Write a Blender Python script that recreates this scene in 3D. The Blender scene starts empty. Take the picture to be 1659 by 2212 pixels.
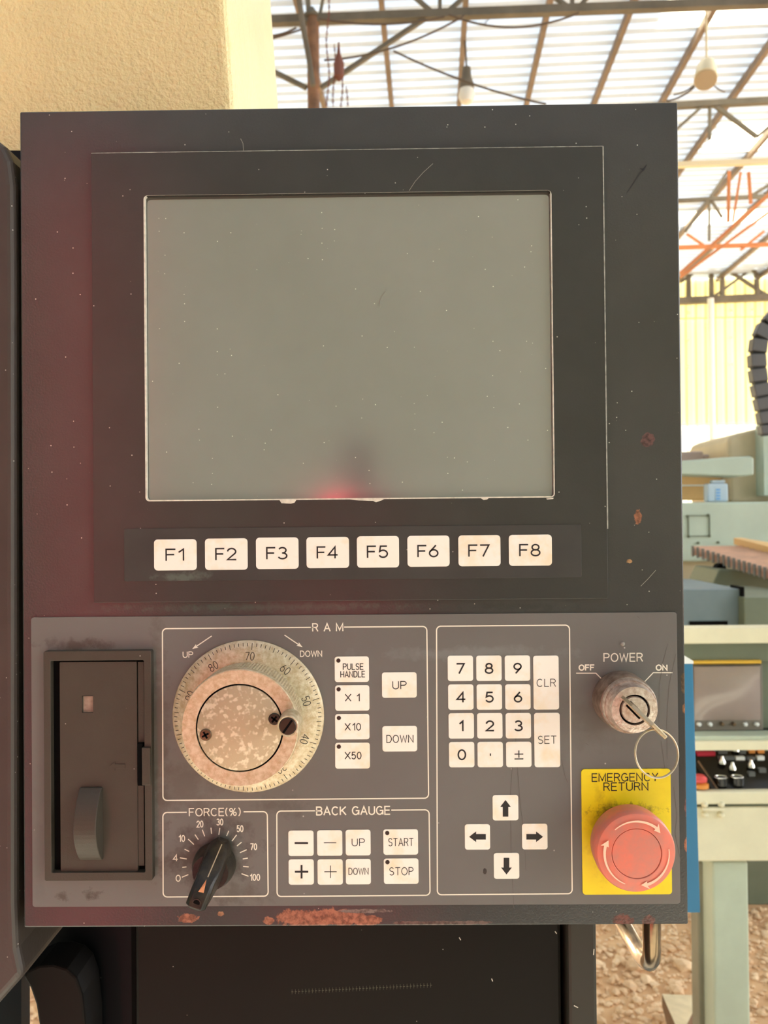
import bpy, bmesh, math, random
import numpy as np
from mathutils import Vector, Matrix

random.seed(7)
PI = math.pi
scene = bpy.context.scene
C = scene.collection

# ------------------------------------------------------------------ camera
# The panel face is the world plane y = 0, x to the right, z up.  The pose was
# solved from the rectangles printed on the panel (1659 x 2212, f = 1700 px).
F = 1700.0
DIST = 0.40
ORG = Vector((0, 0, 1.45))


def rot_xyz(a, b, c):
    ca, sa, cb, sb, cc, sc = math.cos(a), math.sin(a), math.cos(b), math.sin(b), math.cos(c), math.sin(c)
    X = Matrix(((1, 0, 0), (0, ca, -sa), (0, sa, ca)))
    Y = Matrix(((cb, 0, sb), (0, 1, 0), (-sb, 0, cb)))
    Z = Matrix(((cc, -sc, 0), (sc, cc, 0), (0, 0, 1)))
    return Z @ Y @ X


M = rot_xyz(math.radians(-0.523), math.radians(0.522), math.radians(-0.546))
# camera axes (right, down, forward) in panel axes (u right, v down, w in)
ROWS = [Vector(M[i]) for i in range(3)]


def p2w(v):
    return Vector((v.x, v.z, -v.y))


CAM = ORG + p2w(-ROWS[2]) * DIST
cr, cd, cf = p2w(ROWS[0]), p2w(ROWS[1]), p2w(ROWS[2])
cam_data = bpy.data.cameras.new('camera')
cam = bpy.data.objects.new('camera', cam_data)
C.objects.link(cam)
mw = Matrix((cr, -cd, -cf)).transposed().to_4x4()
mw.translation = CAM
cam.matrix_world = mw
cam_data.sensor_fit = 'HORIZONTAL'
cam_data.sensor_width = 36
cam_data.lens = F / 1659 * 36
cam_data.clip_start = 0.01
cam_data.clip_end = 300
cam_data.dof.use_dof = True
cam_data.dof.focus_distance = 0.395
cam_data.dof.aperture_fstop = 26
scene.camera = cam

# ------------------------------------------------------------------ world and light
world = bpy.data.worlds.new('world')
scene.world = world
world.use_nodes = True
bg = world.node_tree.nodes['Background']
bg.inputs[0].default_value = (0.96, 0.985, 1.0, 1)
bg.inputs[1].default_value = 4.4
sun_data = bpy.data.lights.new('sun', 'SUN')
sun_data.energy = 56
sun_data.color = (1.0, .93, .82)
sun_data.angle = math.radians(.6)
sun = bpy.data.objects.new('sun', sun_data)
C.objects.link(sun)
SUN_EL = math.radians(13)
SUN_DIR = Vector((.8 * math.cos(SUN_EL), -.6 * math.cos(SUN_EL), -math.sin(SUN_EL)))
sun.rotation_euler = SUN_DIR.to_track_quat('-Z', 'Y').to_euler()
scene.view_settings.view_transform = 'Standard'
scene.view_settings.look = 'None'
scene.view_settings.gamma = 1
scene.view_settings.use_curve_mapping = False
scene.view_settings.exposure = 0.22


# ------------------------------------------------------------------ pixel helpers
def ray(px, py):
    return cr * ((px - 829.5) / F) + cd * ((py - 1106) / F) + cf


def W(px, py, w=0.0):
    """point on the plane y = w seen at a pixel"""
    r = ray(px, py)
    return CAM + r * ((w - CAM.y) / r.y)


YAW = math.radians(3.0)
bx_ = Vector((math.cos(YAW), -math.sin(YAW), 0))
by_ = Vector((math.sin(YAW), math.cos(YAW), 0))


def B(x, d, h):
    """hall frame: x across, d depth from the camera, h above the camera"""
    return CAM + bx_ * x + by_ * d + Vector((0, 0, h))


def BP(px, py, d):
    r = ray(px, py)
    return CAM + r * (d / r.dot(by_))


def srgb(r, g, b):
    def f(c):
        c /= 255
        return c / 12.92 if c <= .04045 else ((c + .055) / 1.055) ** 2.4
    return (f(r), f(g), f(b), 1)


# ------------------------------------------------------------------ materials
def mat(name, col, rough=0.5, bdist=.001, metal=0.0, spec=0.5, noise=0.0, nscale=40, bump=0.0, bscale=200, col2=None,
        specks=0.0, speck_scale=260, speck_col=(.6, .57, .5, 1), spots=None, trans=0.0, lo=.35, hi=.65, coat=0, detail=4):
    m = bpy.data.materials.new(name)
    m.use_nodes = True
    nt = m.node_tree
    N, L = nt.nodes, nt.links
    b = N['Principled BSDF']
    b.inputs['Roughness'].default_value = rough
    b.inputs['Metallic'].default_value = metal
    b.inputs['Specular IOR Level'].default_value = spec
    b.inputs['Coat Weight'].default_value = coat
    b.inputs['Coat Roughness'].default_value = 0.15
    geo = N.new('ShaderNodeNewGeometry')
    pos = geo.outputs['Position']
    rgb = N.new('ShaderNodeRGB')
    rgb.outputs[0].default_value = col
    cur = rgb.outputs[0]

    def noise_tex(scale, detail=4, rough_=.6):
        n = N.new('ShaderNodeTexNoise')
        n.inputs['Scale'].default_value = scale
        n.inputs['Detail'].default_value = detail
        n.inputs['Roughness'].default_value = rough_
        L.new(pos, n.inputs['Vector'])
        return n.outputs['Fac']

    def mr(s, a, c, x=0.0, y=1.0):
        r = N.new('ShaderNodeMapRange')
        L.new(s, r.inputs[0])
        r.inputs[1].default_value = a
        r.inputs[2].default_value = c
        r.inputs[3].default_value = x
        r.inputs[4].default_value = y
        return r.outputs[0]

    def mix(f, a, c):
        x = N.new('ShaderNodeMix')
        x.data_type = 'RGBA'
        L.new(f, x.inputs[0])
        L.new(a, x.inputs[6])
        if isinstance(c, tuple):
            x.inputs[7].default_value = c
        else:
            L.new(c, x.inputs[7])
        return x.outputs[2]

    if noise:
        c2 = col2 or tuple(c * (1 - noise) for c in col[:3]) + (1,)
        cur = mix(mr(noise_tex(nscale, detail), lo, hi), cur, c2)
    if spots:
        for (cx, cy, rx, rz, c, scale, strength) in spots:
            p = W(cx, cy)
            k = DIST / F
            s1 = N.new('ShaderNodeVectorMath')
            s1.operation = 'SUBTRACT'
            L.new(pos, s1.inputs[0])
            s1.inputs[1].default_value = p
            s2 = N.new('ShaderNodeVectorMath')
            s2.operation = 'MULTIPLY'
            L.new(s1.outputs[0], s2.inputs[0])
            s2.inputs[1].default_value = (1 / (rx * k), 0, 1 / (rz * k))
            s3 = N.new('ShaderNodeVectorMath')
            s3.operation = 'LENGTH'
            L.new(s2.outputs[0], s3.inputs[0])
            am = .55 if strength >= .9 else 1.0
            nn = mr(noise_tex(scale * (.5 if strength >= .9 else 1), 5, .65), .25, .75, -am, am)
            ad = N.new('ShaderNodeMath')
            L.new(s3.outputs['Value'], ad.inputs[0])
            L.new(nn, ad.inputs[1])
            soft = 0.15 if strength >= .9 else .7
            f = mr(ad.outputs[0], 1.0 - soft, 1.0 + soft * .2, strength, 0.0)
            tint = c if scale < 0 else c
            if strength >= .9:
                cc = mix(mr(noise_tex(320), .42, .62), N_rgb(N, c), tuple(x * .42 for x in c[:3]) + (1,))
                cur = mix(f, cur, cc)
            else:
                cur = mix(f, cur, tint)
    if specks:
        v = N.new('ShaderNodeTexVoronoi')
        v.inputs['Scale'].default_value = speck_scale
        v.inputs['Randomness'].default_value = 1
        L.new(pos, v.inputs['Vector'])
        f = mr(v.outputs['Distance'], .03, .10, 1, 0)
        sx = N.new('ShaderNodeSeparateColor')
        L.new(v.outputs['Color'], sx.inputs[0])
        g = mr(sx.outputs[0], 1 - specks, 1 - specks + .01)
        mm = N.new('ShaderNodeMath')
        mm.operation = 'MULTIPLY'
        L.new(f, mm.inputs[0])
        L.new(g, mm.inputs[1])
        cur = mix(mm.outputs[0], cur, speck_col)
    L.new(cur, b.inputs['Base Color'])
    if bump:
        bn = N.new('ShaderNodeBump')
        bn.inputs['Strength'].default_value = bump
        bn.inputs['Distance'].default_value = bdist
        L.new(noise_tex(bscale, 3), bn.inputs['Height'])
        L.new(bn.outputs[0], b.inputs['Normal'])
    if trans:
        t = N.new('ShaderNodeBsdfTranslucent')
        L.new(cur, t.inputs[0])
        ms = N.new('ShaderNodeMixShader')
        ms.inputs[0].default_value = trans
        L.new(b.outputs[0], ms.inputs[1])
        L.new(t.outputs[0], ms.inputs[2])
        L.new(ms.outputs[0], N['Material Output'].inputs[0])
    return m


def N_rgb(N, c):
    r = N.new('ShaderNodeRGB')
    r.outputs[0].default_value = c
    return r.outputs[0]


RUST = srgb(162, 108, 84)
box_spots = [
    (640, 1984, 55, 18, RUST, 300, 1.0), (720, 1982, 75, 18, RUST, 260, 1.0), (800, 1990, 30, 12, RUST, 300, 1.0),
    (583, 1988, 12, 8, RUST, 500, 1.0), (405, 1984, 22, 9, RUST, 500, 1.0), (477, 1974, 7, 6, srgb(165, 120, 90), 600, 1.0),
    (1347, 1988, 22, 14, srgb(110, 62, 52), 300, 1.0), (1402, 1990, 14, 12, srgb(105, 66, 58), 300, 1.0),
    (1398, 947, 14, 18, srgb(98, 68, 68), 300, 1.0), (1378, 1117, 9, 15, srgb(150, 100, 75), 600, 1.0),
    (1360, 1212, 6, 5, srgb(170, 130, 90), 600, 1.0), (1478, 1475, 8, 22, srgb(96, 78, 60), 400, 1.0),
    (1480, 1530, 6, 9, srgb(150, 105, 70), 500, 1.0), (1484, 1745, 5, 22, srgb(125, 85, 80), 500, 1.0),
    (1484, 1825, 6, 14, srgb(160, 100, 70), 500, 1.0), (950, 1994, 110, 5, srgb(105, 85, 78), 300, 1.0),
    (780, 1968, 60, 5, srgb(120, 112, 104), 300, 1.0),
    (560, 1312, 300, 9, srgb(70, 84, 78), 200, .6), (1120, 1310, 130, 9, srgb(50, 50, 48), 200, .6),
]
M_BOX = mat('charcoal powder coat', srgb(64, 63, 61), rough=.17, spec=.55, noise=.18, nscale=14, bump=.10, bscale=900,
            specks=.22, speck_scale=260, spots=box_spots)
M_BEZ = mat('bezel charcoal paint', srgb(57, 57, 54), rough=.27, spec=.45, noise=.15, nscale=16, bump=.06, bscale=900,
            specks=.14, speck_scale=260)
M_STRIP = mat('function key overlay film', srgb(62, 62, 59), rough=.45, spec=.4, noise=.2, nscale=30, specks=.05,
              spots=[(400, 1245, 60, 10, srgb(95, 108, 98), 200, .6)])
plate_spots = [
    (165, 1392, 70, 14, srgb(72, 66, 58), 150, .7), (200, 1930, 18, 12, srgb(66, 62, 54), 300, .8),
    (135, 1935, 15, 10, srgb(72, 68, 58), 300, .8), (345, 1600, 22, 260, srgb(84, 80, 72), 90, .6),
    (452, 1850, 95, 75, srgb(66, 60, 54), 90, .75), (400, 1700, 80, 60, srgb(86, 80, 74), 90, .5),
    (530, 1930, 60, 20, srgb(78, 74, 66), 150, .5), (610, 1740, 50, 20, srgb(80, 76, 70), 120, .5),
    (85, 1800, 14, 160, srgb(96, 96, 92), 90, .4), (1047, 1881, 4, 6, srgb(50, 44, 40), 400, .9),
    (1290, 1560, 60, 60, srgb(92, 86, 80), 70, .5), (1005, 1410, 190, 14, srgb(128, 132, 130), 90, .5),
]
M_PLATE = mat('grey control film', srgb(110, 108, 104), rough=.42, spec=.4, noise=.10, nscale=12, bump=.03, bscale=1500,
              specks=.05, speck_scale=190, speck_col=(.5, .48, .44, 1), spots=plate_spots)
M_KEY = mat('cream key', srgb(244, 241, 230), rough=.45, noise=.12, nscale=60, col2=srgb(240, 222, 188), lo=.5, hi=.75)
M_INK = mat('black ink', srgb(24, 22, 24), rough=.6)
M_LINE = mat('cream print', srgb(236, 230, 212), rough=.6)
M_LED = mat('dark lamp lens', srgb(44, 40, 34), rough=.3)
M_EDGE = mat('chipped cream edge', srgb(226, 220, 204), rough=.6, noise=.25, nscale=300)
M_WORN_HI = mat('worn edge with painted highlight', srgb(170, 172, 162), rough=.5, noise=.5, nscale=250)
M_BROWN = mat('olive brown plastic', srgb(68, 61, 52), rough=.5, spec=.4, noise=.1, nscale=60, bump=.15, bscale=1500, specks=.05)
M_BLACK = mat('black void plastic', srgb(10, 9, 9), rough=.9, spec=.1)
M_KNOB = mat('black bakelite', srgb(30, 27, 25), rough=.3, spec=.35, noise=.5, nscale=250, col2=srgb(54, 47, 38), bump=.1, bscale=1200)
M_DIAL = mat('worn satin aluminium', srgb(216, 202, 174), rough=.34, metal=.3, noise=.35, nscale=420, col2=srgb(188, 166, 130), bump=.15, bscale=1400)
M_CAPM = mat('corroded aluminium cap', srgb(184, 162, 132), rough=.5, metal=.2, noise=.6, nscale=420, col2=srgb(222, 204, 176), lo=.52, hi=.66, detail=1.2, bump=.2, bscale=600)
M_SCREW = mat('dark screw', srgb(120, 98, 74), rough=.35, metal=.7, noise=.4, nscale=500)
M_SCREWD = mat('blackened screw', srgb(62, 54, 44), rough=.35, metal=.6)
M_SWITCH = mat('worn nickel', srgb(226, 212, 200), rough=.28, metal=.6, noise=.5, nscale=420, col2=srgb(190, 166, 150), bump=.25, bscale=900)
M_SWD = mat('stained nickel barrel', srgb(172, 150, 134), rough=.35, metal=.5, noise=.5, nscale=200, col2=srgb(120, 100, 86))
M_STEEL = mat('key steel', srgb(206, 190, 160), rough=.35, metal=.7)
M_YEL = mat('yellow legend plate', srgb(246, 222, 20), rough=.45, noise=.12, nscale=50,
            spots=[(1300, 1790, 30, 90, srgb(196, 166, 24), 120, .6), (1345, 1748, 70, 14, srgb(120, 96, 30), 400, .7)])
M_RED = mat('faded red plastic', srgb(228, 122, 100), rough=.42, spec=.4, noise=.18, nscale=120, col2=srgb(202, 128, 112))
M_REDARROW = mat('moulded pale arrow', srgb(252, 206, 178), rough=.5)
M_COLLAR = mat('grey collar', srgb(96, 86, 66), rough=.6, noise=.4, nscale=200)
M_ORANGE = mat('orange pointer', srgb(226, 150, 100), rough=.5)
M_POINT = mat('pale pointer line', srgb(190, 170, 140), rough=.5)
M_NAVY = mat('blue black enamel', srgb(16, 19, 25), rough=.5, spec=.15, noise=.2, nscale=10, specks=.02)
M_DARK = mat('black brown enamel', srgb(22, 19, 15), rough=.45, spec=.12, noise=.2, nscale=10, specks=.03)
M_OLIVE = mat('dark olive enamel', srgb(50, 47, 40), rough=.5, spec=.3, specks=.03)
M_COVER = mat('speckled dark cover', srgb(66, 58, 53), rough=.4, spec=.5, specks=.3, speck_scale=260, bump=.1, bscale=500, noise=.2, nscale=20)
M_CREAM = mat('textured cream enamel', srgb(250, 228, 166), rough=.26, spec=.7, noise=.12, nscale=6, bump=1.0, bscale=260, bdist=.0018)
M_BLUE = mat('blue enamel', srgb(40, 118, 160), rough=.45, noise=.1, nscale=8)
M_ROOF = mat('translucent roof sheet', srgb(198, 216, 236), rough=.5, noise=.1, nscale=1.2, trans=.07)
M_SKYL = mat('fibreglass skylight', srgb(255, 252, 240), rough=.6, trans=.8)
M_TRUSS = mat('weathered steel', srgb(122, 116, 104), rough=.7, noise=.3, nscale=3)
M_PURL = mat('rusty purlin', srgb(146, 130, 118), rough=.7, noise=.3, nscale=3)
M_ORTR = mat('rust orange steel', srgb(214, 140, 92), rough=.7, noise=.2, nscale=3)
M_COL = mat('column steel', srgb(150, 112, 84), rough=.6, noise=.4, nscale=4, col2=srgb(110, 84, 66))
M_CABLE = mat('cable rubber', srgb(96, 84, 74), rough=.7)
M_CHAIN = mat('rusted chain', srgb(120, 76, 66), rough=.7)
M_WALLY = mat('yellow wall sheet', srgb(232, 222, 158), rough=.6, trans=.10, noise=.1, nscale=.6)
M_WALLW = mat('overexposed wall sheet', srgb(236, 240, 218), rough=.6, trans=.16)  # overexposure at the foot of the wall put into the colour
M_WHITE = mat('white paint', srgb(236, 240, 238), rough=.5)
M_LAMPW = mat('lamp housing', srgb(232, 222, 190), rough=.5)
M_LAMPG = mat('lamp glass', srgb(190, 178, 156), rough=.2)
M_MINT = mat('mint machine enamel', srgb(190, 206, 192), rough=.45, noise=.08, nscale=6)
M_BEIGE = mat('beige machine enamel', srgb(206, 192, 160), rough=.5, noise=.1, nscale=6)
M_SAGE = mat('sage machine enamel', srgb(112, 120, 100), rough=.55, noise=.15, nscale=8)
M_SLATE = mat('slate blue enamel', srgb(116, 132, 138), rough=.5, noise=.1, nscale=8)
M_ICE = mat('pale green cabinet enamel', srgb(196, 206, 184), rough=.45, noise=.12, nscale=8, specks=.03, speck_scale=30, speck_col=(.08, .07, .05, 1))
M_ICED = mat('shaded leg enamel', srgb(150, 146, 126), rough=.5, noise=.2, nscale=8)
M_IVORY = mat('ivory cabinet enamel', srgb(236, 228, 196), rough=.45, noise=.1, nscale=10, specks=.04, speck_scale=40, speck_col=(.12, .09, .06, 1))
M_PEACH = mat('peach crate', srgb(232, 190, 130), rough=.6, noise=.1, nscale=6)
M_SLAT = mat('pinkish slat', srgb(238, 196, 170), rough=.5, noise=.2, nscale=12)
M_SLATE2 = mat('slat end grey', srgb(104, 104, 104), rough=.6)
M_BOTTLE = mat('milky blue bottle', srgb(214, 232, 246), rough=.3, trans=.3)
M_BOTBL = mat('blue bottle mark', srgb(120, 180, 236), rough=.4)
M_CHAINB = mat('black cable chain', srgb(92, 90, 92), rough=.45)
M_CHAIND = mat('black cable chain gap', srgb(22, 22, 24), rough=.5)
M_CRT = mat('crt glass', srgb(150, 132, 124), rough=.18, spec=.9, noise=.15, nscale=5, coat=.5)
M_CRTF = mat('crt surround', srgb(120, 112, 102), rough=.5)
M_GOLD = mat('yellow strip', srgb(214, 170, 50), rough=.4)
M_CONS = mat('black console', srgb(24, 22, 20), rough=.2, spec=.6, noise=.4, nscale=30)
M_CHROME = mat('chrome', srgb(235, 232, 225), rough=.15, metal=1)
M_REDB = mat('red push button', srgb(224, 84, 80), rough=.4)
M_ORB = mat('orange button base', srgb(226, 146, 62), rough=.5)
M_KEYG = mat('grey button', srgb(90, 92, 90), rough=.5)
M_REDP = mat('red enamel', srgb(186, 14, 52), rough=.55)
M_CONC = mat('concrete', srgb(186, 186, 172), rough=.8, noise=.2, nscale=3)
M_HALL = mat('hall sheet', srgb(186, 194, 170), rough=.7)
M_TUBE = mat('dark chromed tube', srgb(150, 128, 100), rough=.22, metal=.8, noise=.4, nscale=40, col2=srgb(70, 58, 48))
M_WOOD = mat('pale board', srgb(226, 206, 166), rough=.7, noise=.2, nscale=20)
M_WOODS = mat('board edge', srgb(130, 98, 70), rough=.8, noise=.2, nscale=20)
M_STONE = mat('gravel stone', srgb(244, 212, 172), rough=.85, noise=.5, nscale=9, col2=srgb(216, 176, 134))
M_EARTH = mat('earth', srgb(236, 194, 146), rough=.9, noise=.35, nscale=5, bump=1.0, bscale=40, col2=srgb(204, 158, 116))
M_BLUEG = mat('teal painted thing', srgb(60, 60, 66), rough=.6)

# LCD: matt filter glass that mirrors the hall softly
M_LCD = mat('lcd filter glass', srgb(124, 124, 120), rough=.16, noise=.12, nscale=9, specks=.28, speck_scale=300,
            speck_col=(.75, .75, .65, 1))
_n = M_LCD.node_tree
_g = _n.nodes.new('ShaderNodeBsdfGlossy')
_g.inputs['Roughness'].default_value = .11
_g.inputs['Color'].default_value = (.9, .9, .88, 1)
_m = _n.nodes.new('ShaderNodeMixShader')
_m.inputs[0].default_value = .21
_n.links.new(_n.nodes['Principled BSDF'].outputs[0], _m.inputs[1])
_n.links.new(_g.outputs[0], _m.inputs[2])
_n.links.new(_m.outputs[0], _n.nodes['Material Output'].inputs[0])


# ------------------------------------------------------------------ mesh builder
class MB:
    def __init__(s):
        s.v, s.f, s.m = [], [], []

    def add(s, vs, fs, mi=0):
        o = len(s.v)
        s.v += [tuple(p) for p in vs]
        s.f += [tuple(i + o for i in f) for f in fs]
        s.m += [mi] * len(fs)

    def box(s, a, b, mi=0):
        x0, y0, z0 = a
        x1, y1, z1 = b
        vs = [(x0, y0, z0), (x1, y0, z0), (x1, y1, z0), (x0, y1, z0), (x0, y0, z1), (x1, y0, z1), (x1, y1, z1), (x0, y1, z1)]
        s.add(vs, [(3, 2, 1, 0), (4, 5, 6, 7), (0, 1, 5, 4), (1, 2, 6, 5), (2, 3, 7, 6), (3, 0, 4, 7)], mi)

    def hexa(s, lo, hi, mi=0):
        """prism between two equal polygons of 3-D points"""
        n = len(lo)
        fs = [tuple(range(n)), tuple(range(2 * n - 1, n - 1, -1))]
        fs += [(i, i + n, (i + 1) % n + n, (i + 1) % n) for i in range(n)]
        s.add(list(lo) + list(hi), fs, mi)

    def prism(s, poly, y0, y1, mi=0):
        s.hexa([(x, y0, z) for x, z in poly], [(x, y1, z) for x, z in poly], mi)

    def ring(s, outer, inner, y0, y1, mi=0):
        n = len(outer)
        vs = [(x, y0, z) for x, z in outer] + [(x, y0, z) for x, z in inner] + [(x, y1, z) for x, z in outer] + [(x, y1, z) for x, z in inner]
        fs = []
        for i in range(n):
            j = (i + 1) % n
            fs += [(i, j, n + j, n + i), (2 * n + i, 3 * n + i, 3 * n + j, 2 * n + j), (i, 2 * n + i, 2 * n + j, j), (n + i, n + j, 3 * n + j, 3 * n + i)]
        s.add(vs, fs, mi)

    def lathe(s, c, prof, n=48, mi=0, axis='y', arc=None):
        """profile (radius, offset) round an axis through c; y axis by default"""
        vs, fs = [], []
        for (r, o) in prof:
            for k in range(n):
                a = 2 * PI * k / n
                if axis == 'y':
                    vs.append((c[0] + r * math.cos(a), c[1] + o, c[2] + r * math.sin(a)))
                elif axis == 'z':
                    vs.append((c[0] + r * math.cos(a), c[1] + r * math.sin(a), c[2] + o))
                else:
                    vs.append((c[0] + o, c[1] + r * math.cos(a), c[2] + r * math.sin(a)))
        for i in range(len(prof) - 1):
            for k in range(n):
                j = (k + 1) % n
                fs.append((i * n + k, i * n + j, (i + 1) * n + j, (i + 1) * n + k))
        fs.append(tuple(range(n)))
        fs.append(tuple(range(len(prof) * n - 1, (len(prof) - 1) * n - 1, -1)))
        s.add(vs, fs, mi)

    def tube(s, pts, r, n=10, mi=0, closed=False):
        pts = [Vector(p) for p in pts]
        m = len(pts)
        vs, fs = [], []
        up = None
        for i, p in enumerate(pts):
            a = pts[(i - 1) % m] if (closed or i) else p
            b = pts[(i + 1) % m] if (closed or i < m - 1) else p
            t = (b - a).normalized()
            if up is None:
                up = t.orthogonal().normalized()
            up = (up - t * up.dot(t)).normalized()
            w = t.cross(up)
            rr = r[i] if isinstance(r, (list, tuple)) else r
            for k in range(n):
                an = 2 * PI * k / n
                vs.append(p + (up * math.cos(an) + w * math.sin(an)) * rr)
        for i in range(m if closed else m - 1):
            i2 = (i + 1) % m
            for k in range(n):
                j = (k + 1) % n
                fs.append((i * n + k, i * n + j, i2 * n + j, i2 * n + k))
        if not closed:
            fs.append(tuple(range(n - 1, -1, -1)))
            fs.append(tuple((m - 1) * n + k for k in range(n)))
        s.add(vs, fs, mi)

    def bar(s, p, q, t, t2=None, mi=0):
        """square bar from p to q"""
        p, q = Vector(p), Vector(q)
        d = (q - p).normalized()
        u = d.cross(Vector((0, 0, 1)))
        if u.length < .05:
            u = Vector((1, 0, 0))
        u.normalize()
        w = u.cross(d).normalized()
        u = u * t / 2
        w = w * (t2 or t) / 2
        s.hexa([p - u - w, p + u - w, p + u + w, p - u + w], [q - u - w, q + u - w, q + u + w, q - u + w], mi)

    def build(s, name, mats, parent=None, smooth=False, bevel=0, seg=2, fix=True):
        me = bpy.data.meshes.new(name)
        me.from_pydata(s.v, [], s.f)
        mats = mats if isinstance(mats, (list, tuple)) else [mats]
        for x in mats:
            me.materials.append(x)
        me.polygons.foreach_set('material_index', s.m)
        if fix:
            b = bmesh.new()
            b.from_mesh(me)
            bmesh.ops.recalc_face_normals(b, faces=b.faces)
            b.to_mesh(me)
            b.free()
        if smooth:
            me.polygons.foreach_set('use_smooth', [True] * len(me.polygons))
            me.set_sharp_from_angle(angle=math.radians(35))
        o = bpy.data.objects.new(name, me)
        C.objects.link(o)
        if bevel:
            md = o.modifiers.new('bevel', 'BEVEL')
            md.width = bevel
            md.segments = seg
            md.limit_method = 'ANGLE'
        if parent:
            put(o, parent)
        return o


def put(o, parent):
    o.parent = parent
    o.matrix_parent_inverse = world_of(parent).inverted()


def world_of(p):
    m = Matrix.Translation(p.location)
    return m if p.parent is None else m  # every empty is top level; mesh parents sit at the origin


def thing(name, loc, label, cat, group=None):
    o = bpy.data.objects.new(name, None)
    o.empty_display_size = .05
    C.objects.link(o)
    o.location = loc
    tag(o, label, cat, group)
    return o


def tag(o, label, cat, group=None):
    o['label'] = label
    o['category'] = cat
    if group:
        o['group'] = group
    return o


def structure(o, label=None):
    o['kind'] = 'structure'
    if label:
        o['label'] = label
    return o


def rr(x0, x1, z0, z1, r, n=4):
    pts = []
    for cx, cz, a0 in ((x1 - r, z1 - r, 0), (x0 + r, z1 - r, 90), (x0 + r, z0 + r, 180), (x1 - r, z0 + r, 270)):
        for k in range(n + 1):
            a = math.radians(a0 + 90 * k / n)
            pts.append((cx + r * math.cos(a), cz + r * math.sin(a)))
    return pts


def prect(px0, py0, px1, py1, w=0.0):
    """pixel rectangle -> x0, x1, z0, z1 on the plane y = w"""
    ym, xm = (py0 + py1) / 2, (px0 + px1) / 2
    return W(px0, ym, w).x, W(px1, ym, w).x, W(xm, py1, w).z, W(xm, py0, w).z


K = DIST / F   # metres per pixel on the panel


def pbox(mb, px0, py0, px1, py1, w, depth, mi=0, z0=None):
    a, b, c, d = prect(px0, py0, px1, py1, w)
    if z0 is not None:
        c = z0
    mb.box((a, w, c), (b, w + depth, d), mi)


def ppoly(mb, pts, w, depth, mi=0):
    """polygon of pixels on plane y = w, extruded straight back"""
    q = [W(x, y, w) for x, y in pts]
    mb.prism([(p.x, p.z) for p in q], w, w + depth, mi)


# ------------------------------------------------------------------ stroke lettering
def arc(cx, cy, rx, ry, a0, a1, n=10):
    return [(cx + rx * math.cos(math.radians(a0 + (a1 - a0) * k / n)), cy + ry * math.sin(math.radians(a0 + (a1 - a0) * k / n))) for k in range(n + 1)]


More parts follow.
